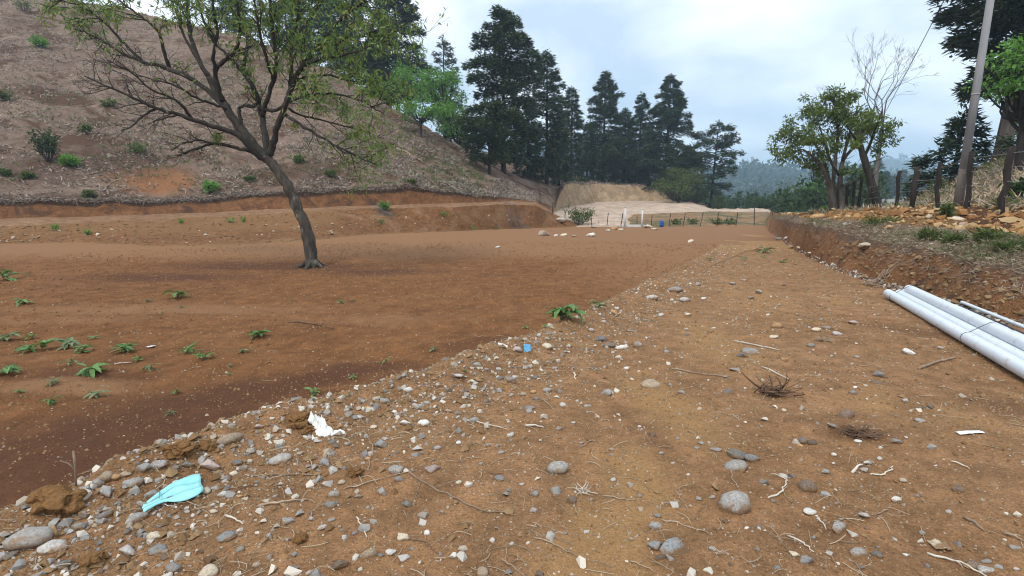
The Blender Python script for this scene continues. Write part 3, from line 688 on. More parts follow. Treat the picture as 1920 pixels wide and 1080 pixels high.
    def leaves(tip, d, amount):
        m = rng.poisson(amount)
        if m <= 0: return
        for _ in range(m):
            c = tip+rng.normal(size=3)*np.array([.10, .10, .06]); dd = d*.6+rng.normal(size=3)*.6+np.array([0, 0, -.55])
            lc.append(c); ld.append(dd); ln.append(rng.normal(size=3)*.6+[0, -.3, .7]); lL.append(rng.uniform(.12, .24)); lW.append(rng.uniform(.034, .06))
    def twig(p, d, Ln, r, lev):
        n = 5; pts = [p]
        d = d/np.linalg.norm(d)
        for i in range(n):
            d = d+rng.normal(size=3)*.20+np.array([0, 0, .05 if lev == 2 else -.02]); d /= np.linalg.norm(d)
            pts.append(pts[-1]+d*Ln/n)
        pts = np.array(pts)
        limb.tube(pts, np.linspace(r, max(.0035, r*.35), n+1), 4 if lev == 2 else 3, cap=False)
        am = dens(pts[-1])
        if lev == 2:
            for i in range(2, n+1):
                if rng.random() < .85:
                    twig(pts[i], d*.7+rvec(1)[0]*.9, Ln*rng.uniform(.3, .6), r*.5, 3)
            leaves(pts[-1], d, am*3.6)
        elif lev == 3:
            for i in range(2, n+1):
                if rng.random() < .45+.4*am: twig(pts[i], d*.6+rvec(1)[0], Ln*rng.uniform(.35, .6), r*.55, 4)
                leaves(pts[i], d, am*1.9)
        else:
            for i in (2, 3, 4, 5): leaves(pts[i], d, am*2.0)
    for q, w in main[1:]:
        tot = np.linalg.norm(np.diff(q, axis=0), axis=1).sum()
        nt_ = int(tot*4.6)
        for _ in range(nt_):
            f = rng.uniform(.22, 1.0)**.8; i = int(f*(len(q)-2)); p = q[i]+(q[i+1]-q[i])*rng.random()
            if w[i] > .085: continue
            d0 = q[min(i+2, len(q)-1)]-q[i]; d0 /= np.linalg.norm(d0)+1e-9
            side = np.cross(d0, rvec(1)[0])
            up_ = .25 if p[2] > 3.2 else .0
            twig(p, d0*.8+side*.9+np.array([0, 0, up_]), rng.uniform(.45, 1.25)*(.7+.5*dens(p)), min(w[i]*.45, .015)+.003, 2)
    fol.blades(np.array(lc), np.array(ld), np.array(ln), lL, lW, .08)
    trunk.build('trunk', M_bark, root)
    limb.build('limbs', M_branch, root)
    fol.build('crown', M_leaf_main, root)
    # air plants sitting on the limbs
    for px, py, d_, s in ((410, 263, -.45, .34), (466, 142, .9, .26), (553, 238, -.3, .16)):
        c = P(px, py, d_); b = MB(); m = 70
        dd = rvec(m)+[0, 0, .7]
        b.blades(c+rng.normal(size=(m, 3))*.05, dd, rvec(m), s*rng.uniform(.6, 1.1, m), np.full(m, .03))
        tag(b.build('epiphyte', M_brom, root), 'tuft of yellow-green air plant growing on a limb')
    return root
M_lichen = mat_simple('pale_lichen', [(.16, .15, .125), (.30, .29, .25), (.45, .44, .40)], scale=30., rough=.9, bump=.5)
foreground_tree()

# ------------------------------------------------------------------ dark conifers
G1 = 'tall dark conifers along the far edge of the graded land'
def con(px, Y, top, w_px, seed, label, **kw):
    b = on(px, Y); h = hgt(b, px, top); w = w_px*mpp(b)*1.22; kw['dens'] = kw.get('dens', 1.)*1.12
    return conifer(b, h, w, seed, label, group=kw.pop('group', G1), **kw)
con(944, 57, 22, 158, 1, 'tallest dark conifer of the group, with a broad ragged layered crown above the hill spur', start=.06, dens=1.5, flat=.6, gaps=.0)
con(918, 50.5, 195, 120, 2, 'smaller dense conifer in front of the tallest one, at the spur foot', start=.16, dens=1.5, flat=.55, mat=M_conifer_lite)
con(1024, 70, 100, 98, 3, 'conical dark conifer just right of the tallest conifer', start=.08, dens=1.3)
con(1070, 82, 165, 52, 4, 'slender dark conifer between two larger ones above the blue mountain gap', start=.1, dens=1.2)
con(1129, 88, 136, 100, 5, 'pointed dark conifer with layered branches above the tan clay bank', start=.1, dens=1.4)
con(1168, 92, 205, 70, 6, 'lower dark conifer tucked behind the pointed conifer', start=.1, dens=1.3)
con(1196, 95, 178, 60, 7, 'narrow dark conifer leaning against the left side of the rounded conifer', start=.1, dens=1.2)
con(1248, 88, 143, 118, 8, 'big rounded dark conifer near the right end of the row', start=.06, dens=1.8, flat=.0, lo=.8)
con(1212, 98, 250, 70, 9, 'short dark conifer filling the gap under the rounded conifer', start=.05, dens=1.3)
con(1100, 95, 240, 60, 10, 'short dark conifer standing low behind the clay bank', start=.05, dens=1.3)
con(1150, 98, 262, 60, 22, 'squat conifer low in the shade right of the pointed conifer', start=.03, dens=1.4, lo=.9)
con(1048, 78, 225, 52, 23, 'short conifer low in the row beside the gap showing the blue mountain', start=.03, dens=1.3, lo=.9)
con(990, 66, 190, 60, 24, 'mid-sized conifer squeezed between the tallest and the conical conifer', start=.03, dens=1.3, lo=.9)
con(1334, 84, 232, 92, 11, 'flat-topped open conifer with clumped branches at the right end of the row', start=.12, dens=1.0, flat=1., gaps=.45, lean=(.02, 0))
con(1190, 93, 285, 66, 25, 'dark low conifer thicket tree left of the rounded conifer, by the pad', start=.0, dens=1.4, lo=1.)
con(1288, 90, 275, 70, 26, 'low dark conifer on the right flank of the rounded conifer', start=.0, dens=1.4, lo=1.)
G2 = 'dark conifers on the ridge behind the foreground tree'
con(752, 72, -75, 140, 12, 'very tall dark conifer on the ridge right of the foreground tree crown', start=.1, dens=1.5, flat=.3, group=G2)
con(836, 80, 72, 72, 13, 'thin pale conifer with an open crown between the ridge conifer and the tallest one', start=.15, dens=.7, gaps=.3, group=G2)
con(668, 78, -80, 120, 14, 'dark conifer on the ridge straight behind the leafy right side of the foreground tree', start=.12, dens=1.3, group=G2)
con(604, 80, -60, 105, 15, 'dark conifer on the ridge behind the middle of the foreground tree', start=.15, dens=1.2, group=G2)
con(560, 84, -20, 80, 16, 'dark conifer on the ridge between sky gaps behind the foreground tree', start=.15, dens=1.1, group=G2)
con(468, 84, -70, 90, 17, 'dark conifer on the ridge behind the upper left limbs of the foreground tree', start=.12, dens=1.2, group=G2)
con(712, 66, 60, 75, 27, 'shorter dark conifer on the ridge below the very tall one', start=.02, dens=1.3, lo=.9, group=G2)
# right side
b = on(1852, 27.5); con(1866, 27.5, -190, 300, 18, 'huge dark conifer with a pinkish bare lower trunk behind the utility pole', start=.24, dens=2.3, flat=1., bark=M_bark_pink, mat=M_conifer_warm, trunk_r=.36, spray=.42, group='conifers on the slope behind the post fence', lean=(.015, 0))
con(1782, 29, 212, 130, 19, 'low spreading conifer with drooping boughs just left of the utility pole', start=.0, dens=1.5, flat=.0, lo=1., spray=.42, group='conifers on the slope behind the post fence', lean=(.03, 0))
con(1905, 24, 255, 120, 20, 'small dark conifer half hidden behind the last fence post at the frame edge', start=.25, dens=1.3, flat=.6, spray=.35, group='conifers on the slope behind the post fence')

# ------------------------------------------------------------------ broadleaf trees
def bro(px, Y, top, w_px, seed, label, **kw):
    b = on(px, Y); h = hgt(b, px, top); w = w_px*mpp(b)
    return broadleaf(b, h, w, seed, label, **kw)
GB = 'bright green broadleaf trees at the foot of the conifers'
bro(792, 53, 182, 105, 31, 'small bright green tree with a short dark trunk on the hill spur', mat=M_leaf_bright, per=46, L_=.30, W_=.13, group=GB, crown0=.38, ncl=24)
bro(768, 62, 118, 95, 32, 'bright green tree with an upright tuft crown beside the very tall conifer', mat=M_leaf_bright, per=46, L_=.32, W_=.14, group=GB, crown0=.35)
bro(836, 60, 122, 110, 33, 'bright green tree with a rounded lit crown left of the tallest conifer', mat=M_leaf_bright, per=46, L_=.32, W_=.14, group=GB, crown0=.3, ncl=30)
bro(868, 56, 180, 90, 34, 'lower green tree pressed against the left side of the tallest conifer', mat=M_leaf_bright, per=46, L_=.30, W_=.13, group=GB, crown0=.15, ncl=30)
bro(845, 60, 205, 90, 44, 'dull green bushy tree below the bright green crowns on the spur', mat=M_leaf_olive, per=46, L_=.30, W_=.13, group=GB, crown0=.08, ncl=30)
bro(740, 66, 150, 70, 45, 'dark green leafy tree in the dip between the foreground tree crown and the spur', mat=M_leaf_dark, per=46, L_=.3, W_=.13, group=GB, crown0=.1, ncl=28)
bro(1272, 78, 308, 92, 35, 'grey-green bushy tree at the right end of the tan pad', mat=M_leaf_olive, per=26, L_=.36, W_=.16, crown0=.05, ncl=34, name='bushy_tree')
bro(1306, 82, 330, 60, 46, 'dark green bush tree between the grey-green bush and the flat-topped conifer', mat=M_leaf_dark, per=26, L_=.36, W_=.16, crown0=.03, ncl=26, name='bushy_tree')
bro(1350, 72, 364, 44, 36, 'dark rounded bush under the flat-topped conifer', mat=M_leaf_dark, per=40, L_=.3, W_=.13, crown0=.02, ncl=22, name='bushy_tree')
bro(1437, 74, 366, 62, 37, 'dark green rounded bush beside the far dirt road', mat=M_leaf_dark, per=40, L_=.3, W_=.13, crown0=.02, ncl=26, name='bushy_tree')
bro(1484, 82, 334, 70, 38, 'brownish green tree with a thin dark trunk left of the leafy fence trees', mat=M_leaf_olive, per=18, L_=.32, W_=.13, crown0=.15, ncl=22, bark=M_trunk_dark)
bro(1526, 60, 340, 58, 39, 'small light green umbrella-shaped tree left of the two-stemmed tree', mat=M_leaf_bright, per=52, L_=.26, W_=.10, crown0=.35, shape=.5, flatten=.5)
bro(1712, 30, 352, 50, 40, 'green shrubby tree behind the crooked fence post', mat=M_leaf_olive, per=70, L_=.2, W_=.09, crown0=.0, ncl=22, name='bushy_tree')
bro(1905, 19, 55, 190, 41, 'fresh green leafy tree with a crown cut by the right edge of the photo', mat=M_leaf_bright, per=110, L_=.20, W_=.085, crown0=.36, ncl=64, clr=.26)
bro(1768, 26, 335, 52, 42, 'mid green bush below the low spreading conifer', mat=M_leaf_olive, per=80, L_=.2, W_=.09, crown0=.0, ncl=22, name='bushy_tree')

# the two-stemmed leafy tree, the leaning dark trunk and the bare tree by the fence
def limb_tree(base_px, Y, name, label, limbs, leafblobs, per, mat, bark, leaf=(.2, .08), epi=(), twigs=2.5, seed=5):
    global rng
    rng = np.random.default_rng(seed)
    base = on(base_px, Y); k = mpp(base)
    root = empty(name, base); tag(root, label, 'tree')
    P = lambda px, py, d=0.: at(px, py, Y+d)-base
    tb = MB(); fb = MB()
    for pts, w, dep in limbs:
        d = np.linspace(dep[0], dep[1], len(pts)); p = np.array([P(x, y, q) for (x, y), q in zip(pts, d)])
        tt = np.arange(len(p)); tf = np.linspace(0, len(p)-1, (len(p)-1)*3+1)
        q = np.stack([np.interp(tf, tt, p[:, i]) for i in range(3)], 1)
        q[1:-1] = (q[:-2]+2*q[1:-1]+q[2:])/4
        r = np.interp(tf, [0, len(p)-1], w)*k*.5
        if w[0] > 8: q[0, 2] -= .2
        tb.tube(q, r*(1+.05*rng.normal(size=len(r))), 8)
        for _ in range(int(np.linalg.norm(np.diff(q, axis=0), axis=1).sum()*twigs)):
            i = rng.integers(len(q)//3, len(q)); dd = rvec(1)[0]+[0, 0, .5]
            tb.tube(curve(q[i], q[i]+dd*rng.uniform(.3, .9), rvec(1)[0]*.08, 4), np.linspace(min(.02, r[i]*.5), .005, 4), 3, cap=False)
    cs = []; rad = []
    for x, y, d, r in leafblobs: cs.append(P(x, y, d)); rad.append(r*k)
    nsub = []
    for c, r in zip(cs, rad):
        for _ in range(7):
            e2 = c+rvec(1)[0]*r*rng.uniform(.3, 1.); nsub.append((e2, r*.42))
            tb.tube(curve(c, e2, rvec(1)[0]*.06, 4), np.linspace(.016, .005, 4), 3, cap=False)
    leaf_cloud(fb, [a for a, _ in nsub], [b for _, b in nsub], per, leaf[0], leaf[1], .4, .8)
    tb.build('trunk', bark, root)
    if per: fb.build('crown', mat, root)
    for px, py, d_, s in epi:
        c = P(px, py, d_); b = MB(); m = 90
        b.blades(c+rng.normal(size=(m, 3))*.06, rvec(m)+[0, 0, .6], rvec(m), s*rng.uniform(.6, 1.1, m), np.full(m, .05))
        tag(b.build('epiphyte', M_brom, root), 'tuft of yellow-green air plant in the branches')
    return root
limb_tree(1568, 23.5, 'two_stemmed_tree', 'leafy two-stemmed tree with a wide drooping crown beside the fence on the bank',
    [([(1560, 398), (1559, 370), (1556, 345), (1548, 325), (1535, 305), (1520, 290), (1505, 280)], (13, 3), (0, -.5)), ([(1579, 398), (1577, 370), (1575, 345), (1576, 320), (1580, 300), (1595, 282), (1612, 268)], (12, 4), (0, .4)),
     ([(1566, 398), (1566, 360), (1562, 340), (1566, 300), (1570, 270), (1572, 235), (1560, 205)], (10, 3), (.2, .6)), ([(1557, 345), (1545, 300), (1530, 270), (1500, 255), (1478, 262)], (6, 2), (0, .8)), ([(1574, 330), (1556, 300), (1545, 265), (1535, 230)], (6, 2), (.2, -.9)), ([(1578, 350), (1600, 340), (1622, 330)], (4, 2), (0, .3)),
     ([(1580, 300), (1590, 260), (1600, 225), (1615, 200)], (6, 2), (.2, -.5))],
    [(1475, 270, .2, 26), (1500, 245, -.4, 32), (1500, 282, .6, 26), (1530, 222, .3, 34), (1535, 262, -.7, 30), (1565, 200, .2, 34), (1565, 240, .6, 32), (1595, 212, -.5, 32), (1600, 250, .3, 26), (1530, 300, .4, 22), (1555, 285, -.5, 22), (1545, 320, .2, 20), (1615, 330, 0, 14), (1590, 185, .4, 24), (1465, 288, -.4, 16), (1615, 235, .5, 24), (1510, 310, 0, 14), (1585, 318, -.3, 14), (1548, 190, .5, 22), (1520, 200, -.4, 20)],
    420, M_leaf_yell, M_bark_grey, leaf=(.17, .06), seed=51)
limb_tree(1645, 21.5, 'leaning_tree', 'leaning dark-trunked tree with air plants and thin foliage in the fence line', 
    [([(1650, 396), (1642, 372), (1634, 345), (1626, 315), (1618, 290), (1612, 270), (1608, 255)], (17, 8), (0, .2)), ([(1620, 295), (1632, 270), (1640, 245), (1648, 225), (1655, 205)], (6, 2), (.1, -.4)), ([(1610, 262), (1618, 240), (1630, 220), (1640, 200)], (6, 2), (.2, .6)), ([(1612, 270), (1600, 255), (1590, 240)], (5, 2), (.2, -.5))],
    [(1655, 245, -.2, 24), (1668, 232, .3, 20), (1640, 215, .3, 24), (1660, 265, .2, 18), (1625, 228, -.4, 20), (1672, 258, -.3, 14), (1645, 285, .2, 14)],
    300, M_leaf_yell, M_trunk_dark, leaf=(.16, .06), epi=((1608, 266, .1, .42), (1626, 242, .2, .32), (1602, 275, -.2, .3)), seed=52)
def bare_tree():
    global rng
    rng = np.random.default_rng(9)
    base = on(1640, 33); k = mpp(base)
    root = empty('bare_tree', base); tag(root, 'leafless pale grey tree with fine twigs rising behind the leafy fence trees', 'tree')
    P = lambda px, py, d=0.: at(px, py, 33+d)-base
    tb = MB()
    def grow(p, d, Ln, r, lev):
        Ln = Ln*.86; n = 4; pts = [p]; d = d/np.linalg.norm(d)
        for i in range(n):
            d = d+rng.normal(size=3)*.10+np.array([0, 0, .05]); d /= np.linalg.norm(d); pts.append(pts[-1]+d*Ln/n)
        tb.tube(np.array(pts), np.linspace(r, r*.62, n+1)*.75, 5 if lev < 3 else 3, cap=False)
        if lev >= 6: return
        nc = 2 if rng.random() < .7 else 3
        for c in range(nc):
            grow(pts[-1], d+rvec(1)[0]*.62, Ln*rng.uniform(.72, .98), max(r*.58, .008), lev+1)
        if lev < 5 and rng.random() < .6: grow(pts[2], d+rvec(1)[0]*.8, Ln*.6, max(r*.45, .008), lev+2)
    tp = np.array([P(1640, 400), P(1642, 340), P(1648, 285), P(1655, 235)]); tb.tube(tp, np.array([9, 7, 5.5, 4.5])*k*.6, 7)
    grow(tp[-1], P(1675, 150, -.6)-tp[-1], 1.7, 3.2*k*.6, 1)
    grow(tp[-1], P(1625, 150, .6)-tp[-1], 1.9, 3.2*k*.6, 1)
    grow(tp[-1], P(1585, 175, -.4)-tp[-1], 2.2, 3.*k*.6, 1)
    grow(tp[2], P(1570, 190, .4)-tp[2], 2.0, 2.4*k*.6, 1)
    grow(tp[-1], P(1655, 150, .2)-tp[-1], 1.8, 3.*k*.6, 1)
    tb.build('trunk', M_twig_grey, root)
bare_tree()
# hazy dark conifers in the valley beyond the fence
for i, (px, top, Y, w) in enumerate([(1598, 318, 190, 22), (1612, 306, 210, 26), (1640, 298, 200, 30), (1655, 322, 180, 28), (1672, 330, 190, 26), (1690, 318, 220, 24), (1705, 330, 200, 26), (1625, 330, 170, 26), (1722, 322, 230, 22), (1585, 330, 220, 24)]):
    kk = ['leftmost', 'second from the left', 'third from the left', 'fourth from the left', 'fifth from the left', 'sixth from the left', 'seventh from the left', 'eighth from the left', 'ninth from the left', 'rightmost'][sorted([1598, 1612, 1640, 1655, 1672, 1690, 1705, 1625, 1722, 1585]).index(px)]
    b = on(px, Y); conifer(b, hgt(b, px, top), w*mpp(b)*1.6, 200+i, 'hazy dark valley conifer beyond the fence, '+kk+' of ten', start=.02, dens=.42, lo=.9, spray=1.3, group='hazy conifers in the valley beyond the fence')
for i, (px, top, Y, w) in enumerate([(1395, 330, 230, 60), (1440, 338, 250, 60), (1415, 352, 150, 44), (1470, 345, 170, 50), (1375, 352, 190, 40), (1500, 340, 210, 56), (1558, 342, 190, 46), (1455, 360, 120, 30)]):
    kk = ['leftmost', 'second', 'third', 'fourth', 'fifth', 'sixth', 'seventh', 'rightmost'][sorted([1395, 1440, 1415, 1470, 1375, 1500, 1558, 1455]).index(px)]
    b = on(px, Y); broadleaf(b, hgt(b, px, top), w*mpp(b), 300+i, 'hazy rounded valley tree beyond the far road, '+kk+' from the left', mat=M_leaf_dark, per=4.5 if Y < 200 else 3.2, L_=1.0, W_=.5, crown0=.05, ncl=22, group='hazy trees in the valley beyond the far road')
# ------------------------------------------------------------------ fences, pole, cable
def post_mesh(p0, p1, r, seed, n=7):
    keep = np.random.default_rng(seed); m = 7; t = np.linspace(0, 1, m)[:, None]
    pts = np.asarray(p0)*(1-t)+np.asarray(p1)*t; pts[1:-1, :2] += keep.normal(size=(m-2, 2))*r*.16
    b = MB(); b.tube(pts, r*.62*(1+.09*keep.normal(size=m)), n)
    return b
def pix_post(px, py, ptx, pty, Y, w, mb_base, seed, name='post', mat=None, parent=None):
    p0 = at(px, py, Y); p0[2] = hz(p0[0], p0[1])-.25; p1 = at(ptx, pty, Y+.05)
    return post_mesh(p0-mb_base, p1-mb_base, w*mpp(p0)*.5, seed).build(name, mat or M_post, parent), p1-mb_base, at(px, py, Y)-mb_base
fb_ = on(1700, 16)
fence1 = empty('post_and_wire_fence', fb_); tag(fence1, 'barbed wire fence of dark crooked wooden posts along the top of the orange rubble bank', 'fence')
tops = []
for i, (bx, by, tx, ty, Y, w) in enumerate([(1586, 392, 1590, 344, 24.5, 9), (1597, 392, 1603, 340, 23.5, 8.5), (1612, 391, 1616, 336, 22.3, 9), (1627, 391, 1631, 348, 21.3, 8), (1682, 389, 1688, 320, 17.6, 11), (1712, 389, 1720, 312, 16.3, 14), (1757, 391, 1764, 306, 15.0, 12.5), (1812, 395, 1823, 284, 13.7, 14), (1877, 387, 1900, 275, 12.1, 17.5), (2010, 385, 2030, 255, 9.6, 20)]):
    o, a, b = pix_post(bx, by, tx, ty, Y, w, fb_, 400+i, parent=fence1); tops.append((b, a))
    if i in (5,): tag(o, 'crooked post with a swollen lower half')
    if i == 8:
        tag(o, 'thick post leaning towards the field')
for f in (.16, .42, .66, .9):
    b = MB()
    for (b0, t0), (b1, t1) in zip(tops[3:-1], tops[4:]):
        p = b0+(t0-b0)*f; q = b1+(t1-b1)*f; c = curve(p, q, (0, 0, -.02), 9); b.tube(c, .0055, 3, cap=False)
        for s in np.linspace(.05, .95, 14):
            v = p+(q-p)*s; b.tube([v+rvec(1)[0]*.025, v-rvec(1)[0]*.025], .0025, 3, cap=False)
    b.build('wire', M_wire, fence1)

M_conc = mat_simple('pole_concrete', [(.23, .23, .235), (.30, .30, .31), (.36, .36, .37)], scale=2.5, rough=.9, bump=.2, stretch=(1, 1, .25))
M_conc_dirty = mat_simple('pole_stained', [(.075, .058, .05), (.115, .092, .08), (.17, .14, .125)], scale=3., rough=.95, bump=.3, stretch=(1, 1, .3))
pb = at(1795, 392, 14.1); pb[2] = hz(pb[0], pb[1])
pole = empty('utility_pole', pb); tag(pole, 'tall grey concrete utility pole with a stained brown foot behind the wire fence', 'utility pole')
b = MB(); b.tube([(0, 0, 1.12), (0, 0, 4), (0, 0, 8.6)], np.array([.098, .086, .068]), 16); b.build('shaft', M_conc, pole)
b = MB(); b.tube([(0, 0, -.3), (0, 0, .5), (0, 0, 1.12)], np.array([.108, .105, .102]), 16); b.build('stained_foot', M_conc_dirty, pole)
for z0_, r0_ in ((3.0, .094), (7.9, .083)):
    b = MB(); b.tube([(0, 0, z0_), (0, 0, z0_+.05)], r0_, 16); b.build('band', M_wire, pole)
pe = at(1560, 385, 75); pt = pb+np.array([0, 0, 8.0])
cb = MB(); cc = curve(pt+[-.08, 0, 0], np.array([pe[0], pe[1], pe[2]]), (0, 0, -.6), 40); cb.tube(cc, .014, 5)
M_cable = mat_simple('black_cable', [(.02, .02, .02), (.035, .035, .035)], rough=.6, bump=0)
o = cb.build('power_cable', M_cable, None, loc=pt); tag(o, 'black cable running down from the utility pole across the pale sky', 'cable')
# the pole at the far end that carries the cable
b = MB(); gzz = hz(pe[0], pe[1]); b.tube([(0, 0, gzz-pe[2]-.5), (0, 0, .4)], .11, 8); o = b.build('far_utility_pole', M_trunk_dark, None); o.location = pe
tag(o, 'thin distant pole hidden among the valley trees at the end of the cable', 'utility pole')

# far fence across the back of the graded field
FP = [(1013, 351, 370, 46.), (1036, 365, 384.5, 46.5), (1060, 374, 394, 47), (1086, 385, 403, 47.5), (1112, 392.5, 412, 47.5), (1140, 396.5, 418.5, 47.3), (1166, 401.5, 424, 47.2), (1197, 404, 418, 49), (1225, 401.5, 422.5, 47), (1258, 403, 426, 47), (1284, 403, 426, 47), (1316, 400.5, 425, 47), (1349, 401.5, 427.5, 47), (1385, 404, 427.5, 46.5), (1420, 396, 426.5, 46), (1453, 397, 408, 45.5)]
fb2 = on(1250, 47); fence2 = empty('post_and_wire_fence', fb2); tag(fence2, 'distant fence of thin dark crooked posts between the brown field and the pale earth pad', 'fence')
prev = None; wr = [MB(), MB(), MB()]
for i, (px, ty, by, Y) in enumerate(FP):
    p0 = on(px, Y); hh = (by-ty)*mpp(p0)*1.08; r_ = np.random.default_rng(600+i)
    p1 = p0+np.array([r_.normal()*.09+(.16 if i in (6, 3, 11) else 0), 0, hh])
    post_mesh(p0-fb2-[0, 0, .2], p1-fb2, .052*(1.35 if i in (3, 6) else 1.0), 620+i, 5).build('post', M_post, fence2)
    if prev is not None:
        for k_, f in enumerate((.35, .62, .88)):
            a = prev[0]+(prev[1]-prev[0])*f; c = p0+(p1-p0)*f; wr[k_].tube(curve(a-fb2, c-fb2, (0, 0, -.03), 5), .006, 3, cap=False)
    prev = (p0, p1)
for w_ in wr: w_.build('wire', M_wire, fence2)
M_whitep = mat_simple('white_paint', [(.55, .55, .54), (.68, .68, .67)], scale=4., rough=.7, bump=.1)
for px, ty, by, w, lab in ((1174, 394, 431, 7, 'tall translucent white pipe standing by the pale blocks at the far fence, shorter-spaced left one'), (1206.5, 395, 429, 6.5, 'tall white pipe standing upright right of the pale blocks at the far fence')):
    p = on(px, 45.6); hh = (by-ty)*mpp(p); b = MB(); b.tube([(0, 0, -.2), (0, 0, hh)], w*.25*mpp(p), 10); b.tube([(0, 0, hh*.97), (0, 0, hh*1.02)], w*.31*mpp(p), 10)
    o = b.build('white_standpipe', M_whitep); o.location = p; tag(o, lab.replace(', shorter-spaced left one', ', left of two').replace('translucent ', '') if 'left one' in lab else lab, 'pipe', 'white standpipes at the far fence')
p = on(1190, 46); b = MB(); b.box((0, 0, .10), (2.1, .5, .22), .05); o = b.build('concrete_slab', M_whitep, smooth=False); o.location = p; tag(o, 'low pale concrete slab lying between the two white standpipes', 'slab')
# blue barrel
M_blue = mat_simple('blue_plastic', [(.012, .07, .30), (.018, .09, .38)], scale=3., rough=.45, bump=0, spec=.5)
p = on(1244, 46.2); SB = .8
prof = [(0, .0), (.2, .0), (.225, .03), (.225, .2), (.24, .22), (.24, .24), (.225, .26), (.225, .46), (.24, .48), (.225, .5), (.215, .66), (.19, .7), (0, .7)]
a = np.arange(16)*2*math.pi/16; V = np.array([[r*SB*math.cos(t), r*SB*math.sin(t), z*SB] for r, z in prof for t in a]); k, j = np.meshgrid(np.arange(len(prof)-1), np.arange(16), indexing='ij'); F = np.stack([k*16+j, k*16+(j+1) % 16, (k+1)*16+(j+1) % 16, (k+1)*16+j], -1).reshape(-1, 4)
o = obj_np('blue_barrel', V, F, M_blue); o.location = p; tag(o, 'small bright blue barrel standing at the foot of the far embankment', 'barrel')

# ------------------------------------------------------------------ white drain pipes on the right
M_pvc = mat_simple('white_pvc', [(.60, .65, .70), (.68, .73, .78)], scale=1.5, rough=.38, bump=0, spec=.45, extra=[(1.2, .60, .75, (.50, .52, .54)), (5., .60, .74, (.42, .36, .30))])
M_pvc_in = mat_simple('pipe_inside', [(.16, .17, .18), (.24, .25, .26)], rough=.7, bump=0)
M_black = mat_simple('black_plastic', [(.015, .015, .017), (.03, .03, .032)], rough=.5, bump=0)
pA = gp(1664, 560); pB = gp(1921, 712)
pd = (pB-pA); pd[2] = 0; pd /= np.linalg.norm(pd); pn = np.array([-pd[1], pd[0], 0])       # pn points to the bank
if pn[0] < 0: pn = -pn
def hollow(name, p0, ln, r, zc, label, mat, group, pdir=pd, wall=.006, z1=None):
    b = MB(); n = 24; s = np.linspace(0, 1, 7)
    e0 = np.array([p0[0], p0[1], 0.]); e1 = e0+pdir*ln
    zc1 = z1 if z1 is not None else zc
    base = np.array([e0[0], e0[1], zc])
    ax = np.array([*(e1-e0)[:2], zc1-zc])
    pts = s[:, None]*ax[None, :]
    b.tube(pts, r, n, cap=False)
    o = b.build(name, mat, None); o.location = base
    b2 = MB(); ins = s[[0, 1, 5, 6]][:, None]*ax[None, :]; b2.tube(ins, r-wall, n, cap=False)
    # annular rims
    for q in (0, 3):
        v = []; t_ = ax/np.linalg.norm(ax); u = np.cross(t_, [0, 0, 1]); u /= np.linalg.norm(u); w = np.cross(u, t_)
        a = np.arange(n)*2*math.pi/n
        for rr in (r, r-wall): v.append(ins[q]+rr*(np.cos(a)[:, None]*u+np.sin(a)[:, None]*w))
        jj = np.arange(n); b2.add(np.vstack(v), np.stack([jj, (jj+1) % n, n+(jj+1) % n, n+jj], -1))
    b2.build('inside', M_pvc_in, o)
    tag(o, label, 'pipe', group); return o
def zroll(p, ln, r):
    zs = [hz(*(p+pd*s)[:2]) for s in np.linspace(0, min(ln, 5.5), 12)]
    c = np.polyfit(np.linspace(0, min(ln, 5.5), 12), zs, 1); return c[1]+r+.012, c[1]+c[0]*ln+r+.012
GPW = 'white plastic drain pipes bundled beside the roadside bank'
R1 = .073; SP_ = .150
for i, (sh, lat, lab) in enumerate([(0.0, 0., 'white plastic pipe at the front of the bundle, nearest the open track'), (.06, 1., 'second white pipe of the bundle, its end just behind the front pipe'), (-.22, 2., 'third white pipe of the bundle, its far end pushed out furthest'), (.38, 3., 'fourth white pipe of the bundle, on the bank side')]):
    p = pA+pd*sh+pn*lat*SP_; z0, z1 = zroll(p, 6., R1); hollow('drain_pipe', p, 6.0, R1, z0+.012*(i in (1, 2)), lab, M_pvc, GPW, z1=z1+.012*(i in (1, 2)))
p = pA+pd*.25+pn*1.5*SP_; z0, z1 = zroll(p, 6, R1); hollow('drain_pipe', p, 6.0, R1, z0+.130, 'white pipe resting in the groove on top of the bundle', M_pvc, GPW, z1=z1+.130)
p = pA+pd*1.0+pn*4.15*SP_; z0, z1 = zroll(p, 5, .05); hollow('drain_pipe', p, 5.0, .05, z0+.0, 'slimmer white pipe lying behind the bundle with a dark end', M_pvc, GPW, z1=z1)
pd2 = pd+pn*.035; pd2 /= np.linalg.norm(pd2)
p = pA+pd*.75+pn*5.3*SP_; z0, z1 = zroll(p, 5, .026); hollow('thin_pipe', p, 5.0, .024, z0+.05, 'thin bright white pipe lying slanted furthest towards the bank', M_pvc, GPW, pdir=pd2, z1=z1+.06)
p = pA+pd*.85+pn*4.85*SP_; z0, z1 = zroll(p, 5, .018); hollow('thin_pipe', p, 4.0, .016, z0+.03, 'thin black pipe between the slim white pipe and the slanted thin one', M_black, GPW, z1=z1+.03)
p = pA+pd*.72+pn*3.62*SP_; z0, z1 = zroll(p, 5, .018); hollow('thin_pipe', p, 2.2, .018, z0+.05, 'thin black pipe in the gap beside the fourth white pipe', M_black, GPW, z1=z1-.02)
